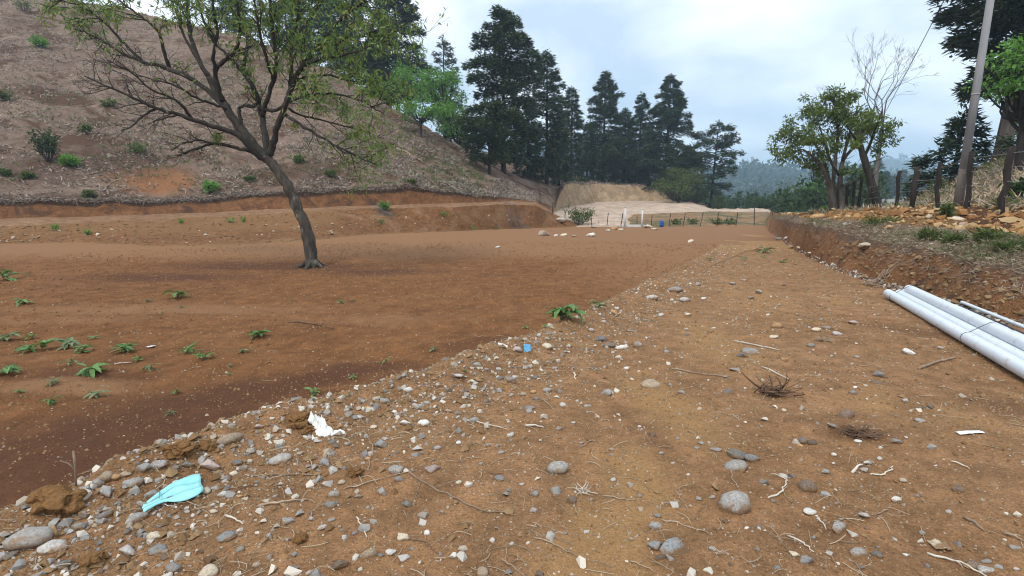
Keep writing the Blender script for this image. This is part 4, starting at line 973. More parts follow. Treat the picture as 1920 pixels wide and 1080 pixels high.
# wire ties round the bundle
for sd_, lab in ((.42, 'thin wire tie round the far end of the white pipe bundle'), (3.42, 'thin wire tie round the near part of the white pipe bundle')):
    p = pA+pd*sd_; z0, _ = zroll(pA, 6, R1); zz = hz(p[0], p[1])+R1+.012
    loop = [(-.064, 0), (-.058, .035), (-.03, .060), (.0, .066), (.08, .13), (.15, .182), (.192, .19), (.235, .18), (.33, .12), (.40, .068), (.44, .03), (.45, -.02), (.42, -.055), (.2, -.062), (0, -.066), (-.045, -.048), (-.064, 0)]
    c = np.array([p+pn*u*1.175+np.array([0, 0, 1])*(zz-p[2]+v*1.175) for u, v in loop])
    b = MB(); b.tube(c-p, .0035, 5, cap=False); o = b.build('wire_tie', M_cable, None); o.location = p; tag(o, lab, 'wire tie', 'wire ties round the pipe bundle')

# ------------------------------------------------------------------ stones
def stone_mesh(name, seed, rnd, flat=.7, sub=2, mat=None, rough=.30):
    bm = bmesh.new(); r = random.Random(seed)
    if rnd:
        bmesh.ops.create_icosphere(bm, subdivisions=sub, radius=.5)
        sx, sy = r.uniform(.9, 1.12), r.uniform(.72, .95)
        for v in bm.verts:
            n = mnoise.noise(v.co*1.7+Vector((seed*3.1, 0, 0)))*rough+mnoise.noise(v.co*5+Vector((seed, 5, 0)))*.11+(-.10 if mnoise.noise(v.co*2.3+Vector((9, seed, 1))) > .15 else 0)
            v.co *= 1+n; v.co.x *= sx; v.co.y *= sy; v.co.z *= flat
    else:
        for i in range(13+seed % 5):
            d = Vector((r.gauss(0, 1), r.gauss(0, 1), r.gauss(0, 1))).normalized()*.5*r.uniform(.82, 1.08)
            bm.verts.new((d.x*1.1, d.y*.8, d.z*flat))
        bmesh.ops.convex_hull(bm, input=bm.verts); 
        for v in [v for v in bm.verts if not v.link_faces]: bm.verts.remove(v)
        bmesh.ops.bevel(bm, geom=bm.edges[:], offset=.035, segments=1, affect='EDGES')
        bmesh.ops.triangulate(bm, faces=bm.faces)
        bmesh.ops.subdivide_edges(bm, edges=bm.edges, cuts=1, use_grid_fill=True)
        for v in bm.verts: v.co *= 1+mnoise.noise(v.co*4+Vector((seed, 0, 3)))*.06
    me = bpy.data.meshes.new(name); bm.to_mesh(me); bm.free()
    if rnd: me.polygons.foreach_set('use_smooth', np.ones(len(me.polygons), bool))
    me.materials.append(mat)
    return me
def clod_mesh(name, seed):
    bm = bmesh.new(); r = random.Random(seed); bmesh.ops.create_icosphere(bm, subdivisions=5, radius=.5)
    off = Vector((seed*1.7, seed*.3, 2))
    for v in bm.verts:
        d, p_ = mnoise.voronoi(v.co*2.6+off); n = v.co.normalized()
        crack = min(1, (d[1]-d[0])*4)
        blk = mnoise.cell(p_[0]*7.1)
        v.co = n*(.5*(.70+.16*crack+.24*(blk-.3)+.16*mnoise.noise(n*1.3+off)+.05*mnoise.noise(v.co*9)))
        v.co.x *= 1.15; v.co.z *= .72
    me = bpy.data.meshes.new(name); bm.to_mesh(me); bm.free(); me.materials.append(SM['b']); return me
def stonemat(name, cols, scale=9., extra=None):
    m = mat_simple(name, cols, scale=scale, rough=.92, bump=.5, bdist=.012, objrand=.22, spec=.2, extra=(extra or [])+[(14., .56, .70, [x*.55 for x in cols[0]])]); nt = m.node_tree
    # soil clinging to the lower half of each stone
    bs = [n for n in nt.nodes if n.type == 'BSDF_PRINCIPLED'][0]; src = bs.inputs['Base Color'].links[0].from_socket
    tc = nd(nt, 'ShaderNodeTexCoord'); z = nd(nt, 'ShaderNodeSeparateXYZ', {0: tc.outputs['Generated']}).outputs[2]
    q = nd(nt, 'ShaderNodeMath', {0: z, 1: nd(nt, 'ShaderNodeMath', {0: noisef(nt, tc.outputs['Object'], 3.5, 5, .7), 1: .7}, operation='MULTIPLY').outputs[0]}, operation='SUBTRACT').outputs[0]
    nt.links.new(mixc(nt, ramp(nt, q, [(.12, .9), (.36, .0)]), src, (.20, .115, .055)), bs.inputs['Base Color'])
    return m
DUST = (2.2, .46, .68, (.25, .165, .095))
SM = {'g': stonemat('grey_stone', [(.20, .19, .178), (.285, .272, .255), (.375, .36, .335)], extra=[DUST]),
      'd': stonemat('dark_grey_stone', [(.115, .115, .112), (.17, .17, .165), (.235, .232, .225)], extra=[DUST]),
      'u': stonemat('blue_grey_stone', [(.165, .178, .182), (.235, .248, .25), (.31, .318, .315)], extra=[DUST]),
      'l': stonemat('light_grey_stone', [(.31, .29, .265), (.41, .385, .355), (.51, .485, .45)], extra=[DUST]),
      't': stonemat('tan_stone', [(.26, .195, .135), (.35, .27, .19), (.44, .35, .26)]),
      'c': stonemat('cream_stone', [(.40, .325, .225), (.52, .44, .33), (.62, .55, .45)]),
      'w': stonemat('white_stone', [(.45, .42, .375), (.58, .55, .50), (.70, .67, .62)]),
      'o': stonemat('orange_stone', [(.30, .16, .07), (.42, .25, .12), (.50, .34, .19)]),
      'p': stonemat('pinkish_stone', [(.30, .235, .20), (.38, .30, .265), (.46, .385, .35)]),
      'r': stonemat('brown_stone', [(.11, .075, .055), (.16, .115, .085), (.21, .16, .125)]),
      'b': mat_simple('soil_clod', [(.14, .068, .026), (.20, .105, .042), (.26, .145, .064)], scale=22., rough=1., bump=.7, bdist=.012, spec=.1)}
CN = {'g': 'grey', 'd': 'dark grey', 'u': 'blue-grey', 'l': 'light grey', 't': 'tan', 'c': 'cream', 'w': 'white', 'o': 'orange-tan', 'p': 'pinkish', 'r': 'brown', 'b': 'brown'}
SMESH = {}
for i in range(5):
    SMESH['r', i] = stone_mesh('rounded_stone', 20+i, True, .62+.05*i, 3, SM['g'])
    SMESH['a', i] = stone_mesh('angular_stone', 40+i, False, .62+.06*i, 1, SM['g'])
    SMESH['f', i] = stone_mesh('flat_stone', 60+i, i % 2 == 0, .32+.03*i, 3, SM['g'])
    SMESH['e', i] = stone_mesh('long_stone', 80+i, True, .55, 3, SM['g'], .2)
    SMESH['k', i] = clod_mesh('soil_clod', 90+i)
for i in range(5):
    for v in SMESH['e', i].vertices: v.co.y *= .62; v.co.x *= 1.1
LAND = []      # landmarks for telling stones, weeds and twigs apart: (px, py, phrase)
PLACED = []    # (object, px, py, kind phrase) to be labelled at the end
TAKEN = []
def put_stone(px, py, w, col, sh='r', rot=None, tilt=0., label=None, hk=1.0, sink=.42, named=True):
    p = gp(px, py+w*.18); s = w*mpp(p)
    r = random.Random(int(px*7+py*13))
    if sh == 'r' and not label and col not in 'c' and r.random() < .72: sh = 'a'
    me = SMESH[sh, r.randrange(5)]
    clod = sh == 'k'
    o = bpy.data.objects.new('soil_clod' if clod else 'stone', me); link(o)
    zs = [v.co.z for v in me.vertices]; hmin = min(zs)
    o.scale = (s, s, s*hk); o.rotation_euler = (r.uniform(-.15, .15), tilt if tilt else r.uniform(-.15, .15), rot if rot is not None else r.uniform(-.5, .5)+(math.pi if r.random() < .5 else 0))
    o.location = (p[0], p[1]+s*.15, hz(p[0], p[1]+s*.15)-hmin*s*hk*(1-2*sink*.9))
    o.material_slots[0].link = 'OBJECT'; o.material_slots[0].material = SM[col]
    o['category'] = 'soil clod' if clod else 'stone'
    TAKEN.append((px, py, w))
    shn = {'r': 'rounded', 'a': 'angular', 'f': 'flat', 'e': 'elongated', 'k': 'crumbly'}[sh]
    if label: o['label'] = label
    else: PLACED.append((o, px, py, '%s%s %s %s' % ('large ' if s > .13 and not clod else ('small ' if s < .05 else ''), shn, CN[col], 'soil clod' if clod else 'stone')))
    return o
ST = """427,823,45,t,e,.9;265,877,28,g;295,872,32,g;327,877,20,d,a;349,871,28,d,a;390,873,45,p,a;444,868,22,d;456,878,17,g;466,866,17,c,a;436,889,19,c,a;602,870,33,g;717,832,32,u;624,830,18,d;650,832,14,g;758,793,26,w;746,777,20,g;673,779,22,l,f;654,766,17,g;246,906,30,g;187,925,40,l;183,907,22,g;154,918,22,l;196,897,25,t;214,896,18,o;233,888,22,t,f;281,927,25,g;254,971,35,g,e,.8;192,966,25,d,e,.7;146,986,28,g,a;100,996,35,o,a;92,1023,45,l,f;237,1032,42,l,a;292,1030,35,u,f;288,1007,26,c;331,905,18,w;415,927,20,w;385,920,20,c;402,916,16,g;421,1005,36,u,f;506,1005,20,g,a;540,976,28,g,a;625,928,26,g;670,930,18,g;620,975,16,g;603,989,16,l;585,972,16,l;633,1060,38,r;694,1040,34,t,a;731,1035,24,w,a;758,1046,26,w,a;756,1007,28,c,a;713,1041,14,d;765,944,24,d,a;719,922,27,g;742,881,32,g;390,1073,36,c;321,1067,28,g;113,1059,32,d;98,1063,22,l;8,1042,30,g;523,861,40,l,f;483,800,20,p;794,794,20,w;811,878,32,p;747,899,20,g;937,897,22,u;979,908,13,l;955,919,16,d;1002,926,19,g,a;1002,955,20,p;957,815,17,w;915,835,14,g;933,836,13,g;939,848,14,g;1049,805,18,g;993,763,21,g,f;889,788,22,g;1103,760,17,g,f;1100,772,15,u,f;1075,792,10,w,a;1147,843,13,t;1230,987,28,g;1234,967,14,g;1230,1022,34,u,a;1239,1045,20,r,e;1185,1010,14,t;1318,831,15,g;1343,840,26,g,f;1382,854,30,d;1382,873,42,g,f;1312,935,14,g;1337,931,13,g;868,1030,22,c,a;849,1042,17,w,a;904,1075,22,t;1013,1075,22,r;1336,1029,15,g;1589,777,36,r,e,.25;1560,799,24,g,f;1700,751,15,l;1729,765,13,d,a;1728,787,20,g,f;1507,827,18,d;1524,830,17,r;1503,835,13,o,a;1681,827,24,g;1411,860,25,d;1433,905,23,d;1516,913,33,r;1550,884,20,g;1623,881,20,l;1550,927,20,g;1686,937,24,w,a;1580,989,40,g,a;1618,966,28,l,f;1618,1038,38,g;1646,1040,20,d;1615,1064,16,d;1515,1054,34,u,a;1492,1039,22,c,a;1458,1064,18,d;1519,958,26,w,f;1469,891,18,w,f;1857,1069,38,g,f;1849,1050,25,g,f;1825,1060,30,r;1909,1027,25,g,f;1609,827,12,w;1564,853,9,w;1564,869,9,w;1557,1037,18,w,a;1695,901,14,c;1909,1068,14,w;971,655,23,p;1008,642,18,g;1025,649,22,c;1027,635,15,g;1129,635,27,d,a;1142,647,20,d;1196,647,16,g;1167,651,22,w,e;937,709,17,d;958,711,27,g;1003,707,17,d,a;1137,736,26,g;1221,717,38,t,f;1152,586,22,o,a;1285,563,18,l;1267,542,28,g,f;1308,533,15,g;1223,557,25,l,f;1421,547,20,l,f;1408,558,15,g;1375,531,16,g;1458,611,18,o;1452,630,20,c,f;1408,655,34,g,f;1390,667,20,d;1379,690,28,g,f;1279,735,17,g;1369,735,24,d,a;1337,614,14,w,f;1287,617,10,l;933,463,11,w;765,732,20,w;721,751,24,g;840,770,18,t;856,775,18,g;912,753,14,d,a;1027,732,16,g;912,692,12,g;935,692,14,l;858,703,28,l,f;894,684,18,g;1651,702,25,d;1645,715,22,r,f;1706,660,27,w,a;1608,669,13,g;1602,736,17,g;1604,726,11,w;1571,625,22,l,a;1602,604,20,p,f;1542,599,12,g;1522,648,15,g;1552,615,12,g;1532,619,16,c;1474,672,18,o,f;1766,652,13,l;1472,534,10,r;1487,460,18,o,a;1464,446,16,l,a;1476,443,12,w;1500,462,12,c,a;1521,470,11,c,f;700,800,14,c;571,812,14,l;520,835,13,g;560,850,14,t;690,860,13,o;640,905,13,c;480,905,13,d;450,930,12,o;515,930,12,g;350,960,13,g;330,985,14,l;400,960,13,c;470,965,12,t;450,1030,16,g;480,1060,18,t;550,1040,15,g;580,1075,18,l;665,1000,14,g;800,1000,12,w;830,960,12,g;860,905,11,c;900,870,11,g;820,840,13,l;790,850,12,g;860,830,11,w;1090,830,11,g;1020,780,12,c;1055,760,12,w;960,740,13,g;1000,735,11,o;1050,715,11,l;1075,690,12,g;1110,690,13,d;1100,660,12,t;1060,660,12,g;1180,620,11,l;1210,600,11,g;1240,590,11,w;1110,620,12,l;1075,625,11,g;830,740,13,t;800,755,14,g;870,745,12,l;800,725,12,g;690,765,13,o;885,715,12,c;905,730,12,g;965,685,12,o;985,690,11,g;1040,690,13,g;1160,670,11,c;1175,690,10,w;1250,660,10,g;1320,560,10,w;1350,545,10,g;1395,525,9,l;1440,590,9,w;1500,600,9,c;1290,590,10,c;1700,820,10,w;1750,840,10,g;1650,860,10,w;1720,930,11,g;1780,960,11,l;1730,1000,12,g;1700,1040,13,w;1420,1030,12,g;1400,990,10,w;1450,940,10,g;1270,940,10,t;1200,930,10,g;1150,900,10,w;1120,960,11,t;1060,1000,11,g;960,1020,12,w;930,990,11,g;1290,890,9,w;1240,850,9,g;1200,800,9,w;1430,800,9,g;1470,770,9,c;1560,730,8,w;1640,780,9,g"""
for q in ST.replace('\n', '').split(';'):
    f = q.split(','); put_stone(float(f[0]), float(f[1]), float(f[2]), f[3], f[4] if len(f) > 4 else 'r', float(f[5]) if len(f) > 5 else None)
LB = [(1381, 946, 54, 'g', 'r', 'biggest rounded stone on the track, smooth and brownish grey, lying alone'), (1269, 1028, 60, 'u', 'a', 'largest flat blue-grey angular stone near the bottom edge of the photo'), (1046, 880, 36, 'g', 'r', 'round speckled grey stone lying alone in the middle of the track'), (1071, 938, 25, 'r', 'a', 'dark brown angular stone beside the dried pale plant scrap'), (619, 945, 30, 'd', 'a', 'dark block-shaped stone with a pale grey stone touching its back'), (48, 1010, 64, 'l', 'r', 'big grey-tan boulder in the lower left corner on the stony ridge'), (1799, 917, 24, 'r', 'a', 'dark brown block stone lying alone on the bare soil at far right')]
for px, py, w, c, sh, lab in LB: put_stone(px, py, w, c, sh, None, 0, lab, hk=1.15 if sh == 'r' else 1.); LAND.append((px, py, {1381: 'the biggest round stone on the track', 1269: 'the large flat blue-grey stone', 1046: 'the speckled round stone at mid track', 1071: 'the dried pale plant scrap', 619: 'the dark block-shaped stone', 48: 'the big boulder in the corner', 1799: 'the lone dark brown block stone'}[px]))
for px, py, w, lab in [(98, 945, 92, 'biggest crumbly brown soil clod on the ridge above the corner boulder'), (337, 845, 58, 'broad broken brown soil clod at the ridge edge left of the tan long stone'), (558, 790, 46, 'lumpy brown soil clod leaning on the white plastic scrap'), (577, 808, 28, 'small round brown clod at the foot of the white plastic scrap'), (667, 886, 32, 'round reddish soil clod on the ridge slope'), (385, 838, 30, 'brown clod just left of the long tan stone'), (560, 1010, 30, 'low brown clod near the lower edge of the ridge'), (170, 1050, 46, 'wide low brown clod at the lower left')]:
    put_stone(px, py, w, 'b', 'k', None, 0, lab, sink=.34)
# pale boulders at the foot of the spur and slabs on the bank
GBW = 'pale boulders at the far end of the field'
for px, py, w, c, lab in [(1050, 414, 25, 'w', 'white boulder on the spur slope left of the leafy shrub'), (1017, 438, 27, 'c', 'wedge-shaped cream boulder at the far left end of the boulder row'), (1057, 440, 16, 'c', 'yellowish block boulder in the middle of the far boulder row'), (1108, 440, 21, 'w', 'flat white boulder at the right end of the far boulder row'), (1042, 441, 10, 'w', 'little white boulder left of the yellowish block'), (1076, 442, 11, 'c', 'little pale boulder right of the yellowish block'), (1114, 425, 13, 'c', 'cream rock at the right foot of the leafy shrub'), (1216, 424, 20, 'c', 'cream rock pile top piece beside the right standpipe'), (1150, 428, 16, 'o', 'tan rock left of the white standpipes'), (1164, 430, 12, 'c', 'cream rock at the foot of the left white standpipe'), (1228, 429, 14, 'c', 'cream rock between the right standpipe and the blue barrel'), (1140, 432, 12, 'w', 'white rock lying left of the tan rock by the standpipes'), (1295, 452, 16, 'c', 'flat cream rock far out on the brown field near the fence')]:
    o = put_stone(px, py, w, c, 'a', None, 0, lab); o['group'] = GBW; o.name = 'boulder'; o['category'] = 'boulder'
GBR = 'rocks on the roadside bank'
for px, py, w, c, sh, rot, lab in [(1629, 452, 38, 'c', 'f', .9, 'long pale slab sticking out of the roadside bank edge'), (1797, 408, 26, 'c', 'f', 0, 'flat tan slab on the rubble ridge below the stained pole foot'), (1808, 420, 20, 'p', 'a', .4, 'pale block below the flat tan slab on the rubble ridge'), (1744, 406, 22, 'c', 'e', .7, 'tilted tan slab on the orange rubble left of the pole'), (1534, 405, 26, 'o', 'a', 0, 'orange block at the left end of the rubble ridge by the two-stemmed tree'), (1770, 398, 14, 'c', 'a', 0, 'cream block on the rubble crest left of the pole'), (1825, 402, 14, 'c', 'f', 0, 'cream chip on the rubble crest right of the pole'), (1590, 418, 20, 'l', 'f', 0, 'pale stone patch on the bank below the leaning tree'), (1909, 536, 17, 't', 'a', 0, 'tan stone stuck in the bank face at the right edge'), (1850, 528, 12, 't', 'a', 0, 'small tan stone stuck in the bank face behind the pipes'), (1846, 460, 14, 'l', 'f', 0, 'pale stone in the dry grass of the bank top'), (1700, 448, 12, 'c', 'a', 0, 'cream stone on the bank top right of the long slab'), (1670, 426, 18, 'o', 'a', 0, 'orange block low on the rubble in front of the fence posts'), (1640, 412, 16, 'o', 'a', 0, 'orange block at the foot of the leaning tree'), (1880, 398, 16, 'c', 'f', 0, 'cream chip on the red rubble below the last fence post')]:
    o = put_stone(px, py, w, c, sh, rot, 0, lab); o['group'] = GBR; o.name = 'rock'; o['category'] = 'rock'
# ------------------------------------------------------------------ litter
def crumple(name, px, py, w, h, seed, mat, nx=14, ny=10, amp=.10, outline=None, lift=.01, yaw=0.):
    p = gp(px, py); k = mpp(p); r_ = np.random.default_rng(seed)
    u, v = np.meshgrid(np.linspace(-.5, .5, nx), np.linspace(-.5, .5, ny), indexing='ij')
    X = u*w*k; Yv = v*h*k
    if outline is not None: X, Yv = outline(u, v, w*k, h*k)
    z = lift+amp*w*k*(np.abs(fbm(u*3+seed, v*3, seed, 3))+.15*fbm(u*9, v*9+seed, seed+3, 2))
    V = np.stack([X*math.cos(yaw)-Yv*math.sin(yaw), X*math.sin(yaw)+Yv*math.cos(yaw), z], -1).reshape(-1, 3)
    i, j = np.meshgrid(np.arange(nx-1), np.arange(ny-1), indexing='ij'); F = np.stack([i*ny+j, (i+1)*ny+j, (i+1)*ny+j+1, i*ny+j+1], -1).reshape(-1, 4)
    V[:, 2] += np.array([hz(p[0]+a, p[1]+b) for a, b in V[:, :2]])-p[2]
    o = obj_np(name, V, F, mat); o.location = p
    sm = o.modifiers.new('thickness', 'SOLIDIFY'); sm.thickness = .0025; sm.offset = 0
    return o, p, k
M_mask = mat_simple('turquoise_cloth', [(.26, .60, .63), (.34, .70, .72)], scale=20., rough=.85, bump=.1, bdist=.003)
M_plastic = mat_simple('white_film', [(.58, .57, .52), (.70, .69, .65), (.78, .77, .74)], scale=12., rough=.35, bump=.5, spec=.5)
M_bluescrap = mat_simple('blue_scrap', [(.10, .36, .62), (.16, .47, .72)], scale=20., rough=.6, bump=.2)
M_palefilm = mat_simple('pale_blue_film', [(.30, .42, .50), (.42, .54, .62)], scale=20., rough=.5, bump=.2)
M_whitescrap = mat_simple('white_scrap', [(.66, .66, .66), (.76, .76, .76)], scale=20., rough=.6, bump=.2)
# folded face mask: pleats fanned at one end
p = gp(325, 935); k = mpp(p)
mask = empty('face_mask', p); tag(mask, 'turquoise folded face mask lying on the stony ridge', 'face mask'); LAND.append((325, 932, 'the turquoise face mask'))
def maskpt(u, v):
    """u along 0..1 from the fanned end to the broad end, v across"""
    ang = .36+.10*math.sin(u*2.2); cx, cy = (-46+94*u)*k, (-12+30*u+4*math.sin(u*5))*k*1.6
    hw = (12+3*math.sin(u*3)+13*sstep(.30, .80, u)-5*sstep(.88, 1., u))*k*1.55
    return cx-math.sin(ang)*0*hw, cy+(v-.5)*2*hw
for q in range(3):
    n = 16; V = []
    for i in range(n):
        u = i/(n-1)
        gap = .10*(1-sstep(.25, .6, u))
        for t_ in (0, .35, .7, 1):
            v = (q+t_*(1-gap)+(0 if u < .5 else .02*t_))/3; x, yv = maskpt(u, v)
            yv += .006*math.sin(u*11+q)*(u > .45)*(q == 0)
            az_ = math.atan2(p[0], p[1]); x, yv = x*math.cos(az_)+yv*math.sin(az_), -x*math.sin(az_)+yv*math.cos(az_)
            V.append((x+.003*math.sin(v*9), yv, .010+.0045*(2-q)+.006*math.sin(t_*math.pi)*(1.2-u)+.03*u*(.4+.6*v)*(1-.3*u)+.006*math.sin(u*8+v*5)+hz(p[0]+x, p[1]+yv)-p[2]))
    i, j = np.meshgrid(np.arange(n-1), np.arange(3), indexing='ij'); F = np.stack([i*4+j, (i+1)*4+j, (i+1)*4+j+1, i*4+j+1], -1).reshape(-1, 4)
    o = obj_np('pleat', np.array(V), F, M_mask, mask); sm = o.modifiers.new('thickness', 'SOLIDIFY'); sm.thickness = .003
b = MB(); c_ = [(.04*k*24, -.02), (.06, -.07), (.03, -.085), (-.02, -.06)]
b.tube(np.array([[x, y, .012+hz(p[0]+x, p[1]+y)-p[2]] for x, y in c_]), .0016, 5); b.build('ear_loop', M_whitescrap, mask)
o, p, k = crumple('plastic_scrap', 604, 806, 52, 56, 3, M_plastic, 20, 20, amp=.30, outline=lambda u, v, w, h: ((u*w*(.62+1.5*np.maximum(0, -v)**1.3+.25*fbm(u*0+3, v*4, 5, 2))+np.where(v > 0, -v*w*.55, -v*w*.6)), (v*h*1.0+.22*h*fbm(u*4, v*4, 8, 2))), yaw=.35); o.rotation_euler = (.25, .08, -.1); tag(o, 'crumpled white plastic film scrap next to a brown clod on the ridge', 'plastic scrap'); LAND.append((603, 795, 'the white plastic scrap'))
o, p, k = crumple('blue_scrap', 988, 656, 14, 16, 4, M_bluescrap, 8, 8, .2, lift=.03); o.rotation_euler = (.9, 0, .2); tag(o, 'small bright blue scrap standing among ridge stones in the middle distance', 'plastic scrap'); LAND.append((988, 655, 'the blue scrap'))
o, p, k = crumple('white_scrap', 943, 649, 18, 10, 5, M_whitescrap, 8, 6, .15); tag(o, 'white and dark scrap lying just left of the blue scrap', 'plastic scrap')
o, p, k = crumple('white_strip', 1818, 813, 46, 12, 6, M_whitescrap, 14, 5, .05); tag(o, 'thin white plastic strip lying on bare soil at far right', 'plastic strip'); LAND.append((1818, 813, 'the white plastic strip'))
o, p, k = crumple('blue_film', 12, 1016, 20, 10, 7, M_palefilm, 8, 8, .15, yaw=.6); tag(o, 'pale blue plastic film poking out beside the corner boulder', 'plastic scrap')
o, p, k = crumple('bottle_scrap', 283, 652, 12, 14, 8, M_whitescrap, 8, 6, .3, lift=.02); tag(o, 'crumpled whitish scrap on the brown field right of the wide weed', 'plastic scrap')
o, p, k = crumple('shell_scrap', 1762, 1027, 34, 22, 9, SM['c'], 10, 8, .25); tag(o, 'curled cream husk lying near the lower right corner', 'husk'); LAND.append((1762, 1027, 'the curled cream husk'))

# ------------------------------------------------------------------ twigs and stems
M_twig = mat_simple('dry_twig', [(.19, .13, .085), (.29, .21, .145), (.40, .31, .22)], scale=20., rough=.9, bump=.3, objrand=.25)
M_twig_w = mat_simple('bleached_twig', [(.42, .36, .28), (.55, .49, .40), (.64, .58, .5)], scale=20., rough=.9, bump=.2, objrand=.15)
M_root = mat_simple('dark_root', [(.075, .04, .024), (.13, .075, .045), (.20, .13, .085)], scale=18., rough=1., bump=.6)
def twig(pts, w, label, mat=None, raise_=.012, forks=0, name='twig', cat='twig'):
    q = [gp(*p) for p in pts]; base = q[0].copy(); k = mpp(q[len(q)//2]); r_ = np.random.default_rng(int(pts[0][0])+int(pts[0][1]))
    tt = np.arange(len(q)); tf = np.linspace(0, len(q)-1, max(8, (len(q)-1)*5+1)); A = np.array(q)
    c = np.stack([np.interp(tf, tt, A[:, i]) for i in range(3)], 1); c[1:-1, :2] += r_.normal(size=(len(c)-2, 2))*.004
    rad = w*k*.32
    for i in range(len(c)): c[i, 2] = hz(c[i, 0], c[i, 1])+rad*.8+raise_*math.sin(math.pi*i/(len(c)-1))*(.5+.5*r_.random())
    b = MB(); b.tube(c-base, rad*np.linspace(1.15, .6, len(c))*(1+.1*r_.normal(size=len(c))), 6)
    for f in range(forks):
        i = r_.integers(2, len(c)-2); d = (c[i+1]-c[i]); d /= np.linalg.norm(d); s = np.array([-d[1], d[0], .25])*r_.choice([-1, 1])
        e2 = c[i]+(d*.7+s)*np.linalg.norm(c[-1]-c[0])*r_.uniform(.12, .28); b.tube(curve(c[i]-base, e2-base, (0, 0, .01), 5), np.linspace(rad*.6, rad*.3, 5), 5)
    o = b.build(name, mat or M_twig); o.location = base; o['category'] = cat
    if label: o['label'] = label
    o['group'] = 'dry twigs and stalks lying on the ground'
    return o
W = M_twig_w
TW = [([(745, 868), (790, 905), (850, 935), (905, 958), (968, 966)], 4.5, 'long curved dry stalk reaching across the track from the ridge', None, 2), ([(645, 918), (700, 905), (782, 883)], 4, 'straight dry stem on the ridge pointing to the long curved stalk', None, 1), ([(1258, 692), (1310, 702), (1370, 706)], 4, 'thin dry stick lying left of the dark root clump', None, 0), ([(1376, 640), (1420, 650), (1462, 657)], 5, 'pale stick beside a flat grey stone behind the root clump', W, 0), ([(1428, 689), (1480, 712)], 5, 'short bleached stick just behind the root clump', W, 0), ([(1722, 693), (1760, 680), (1792, 672)], 7, 'flaky bark strip on the soil in front of the white pipes', None, 0), ([(485, 950), (530, 945), (578, 938)], 7, 'thick grey-brown stick on the lower ridge slope', None, 0), ([(423, 967), (456, 984)], 6, 'short bleached stick below the turquoise face mask', W, 0), ([(668, 970), (688, 1008)], 4, 'short pale stick pointing down the ridge slope', W, 0), ([(470, 892), (530, 893), (600, 890)], 4, 'forked dry stem lying across the upper ridge right of the mask', None, 2), ([(432, 927), (460, 915), (485, 912)], 4, 'brown crooked stick right of the face mask', M_root, 0), ([(540, 604), (580, 608), (628, 618)], 4, 'thin dark stick lying alone on the brown field', M_root, 0), ([(1000, 1008), (1040, 1024), (1092, 1048)], 4, 'straight dry straw near the bottom centre of the track', None, 0), ([(1738, 1038), (1800, 1060), (1862, 1088)], 6, 'long forked dry stick in the lower right corner', W, 2), ([(1597, 888), (1617, 872)], 7, 'short thick white stick touching a light grey stone', W, 0), ([(985, 799), (1020, 803)], 6, 'white splinter lying flat at mid track', W, 0), ([(868, 788), (910, 798), (952, 806)], 4, 'pale dry stem leading to a white stone', W, 0), ([(1360, 870), (1372, 885), (1372, 900), (1388, 920)], 3, 'curly thin root trailing from the pile of grey stones', None, 0), ([(1440, 935), (1462, 928), (1474, 912), (1474, 898)], 5, 'hooked pale root curling up beside a white chip', W, 1), ([(1632, 890), (1655, 893), (1670, 884), (1674, 874)], 4, 'curved pale root right of the thick white stick', W, 0), ([(1783, 866), (1818, 880)], 4, 'thin white splinter on bare soil at right', W, 0), ([(1806, 972), (1846, 997)], 8, 'flat grey bark sliver at right of the lone angular stone', None, 0), ([(1880, 1000), (1922, 1018)], 7, 'dry stick leaving the right edge of the photo', None, 0), ([(1476, 1005), (1500, 1018), (1526, 1036)], 5, 'pair-forked dry root near the blue-grey lower stones', W, 1), ([(1533, 972), (1549, 994)], 5, 'short white stick left of the big angular stone', W, 0), ([(1634, 966), (1660, 962), (1674, 948)], 4, 'curved dry root right of the light flat stone', None, 0), ([(1075, 700), (1080, 712)], 5, 'short white stick on the middle of the stony ridge', W, 0), ([(1180, 1052), (1230, 1075)], 4, 'dry straw below the flat blue-grey stones', None, 1), ([(940, 1050), (985, 1082)], 5, 'brown curled stalk at the bottom edge of the track', None, 1), ([(1430, 462), (1380, 480), (1330, 500)], 1.3, 'long thin dark stick across the far end of the ridge', M_root, 0), ([(1265, 920), (1290, 955)], 3, 'fine pale straw right of the biggest round stone cluster', None, 0), ([(1130, 930), (1160, 938), (1195, 940)], 3, 'wiry dry root crossing the bare worn strip of the track', None, 1), ([(1490, 590), (1530, 600)], 3, 'short straw on the bare track in the middle distance', None, 0), ([(215, 684), (248, 680)], 4, 'bleached stick among the weeds on the brown field', W, 0), ([(1085, 840), (1110, 828), (1130, 832)], 3, 'fine wiry root at mid track', None, 0), ([(1240, 975), (1290, 990), (1330, 1003)], 4, 'dark thin twig right of the rounded grey pair', None, 1), ([(1010, 745), (1040, 770)], 3, 'fine dry stem at the lower side of the ridge', None, 0), ([(690, 880), (700, 830)], 3, 'fine dry stem lying up the ridge slope', None, 0), ([(760, 1010), (800, 1020), (815, 1035)], 4, 'dark curled twig beside the cream angular stone', M_root, 0)]
for pts, w, lab, m_, fk in TW: twig(pts, w, lab, m_, forks=fk)
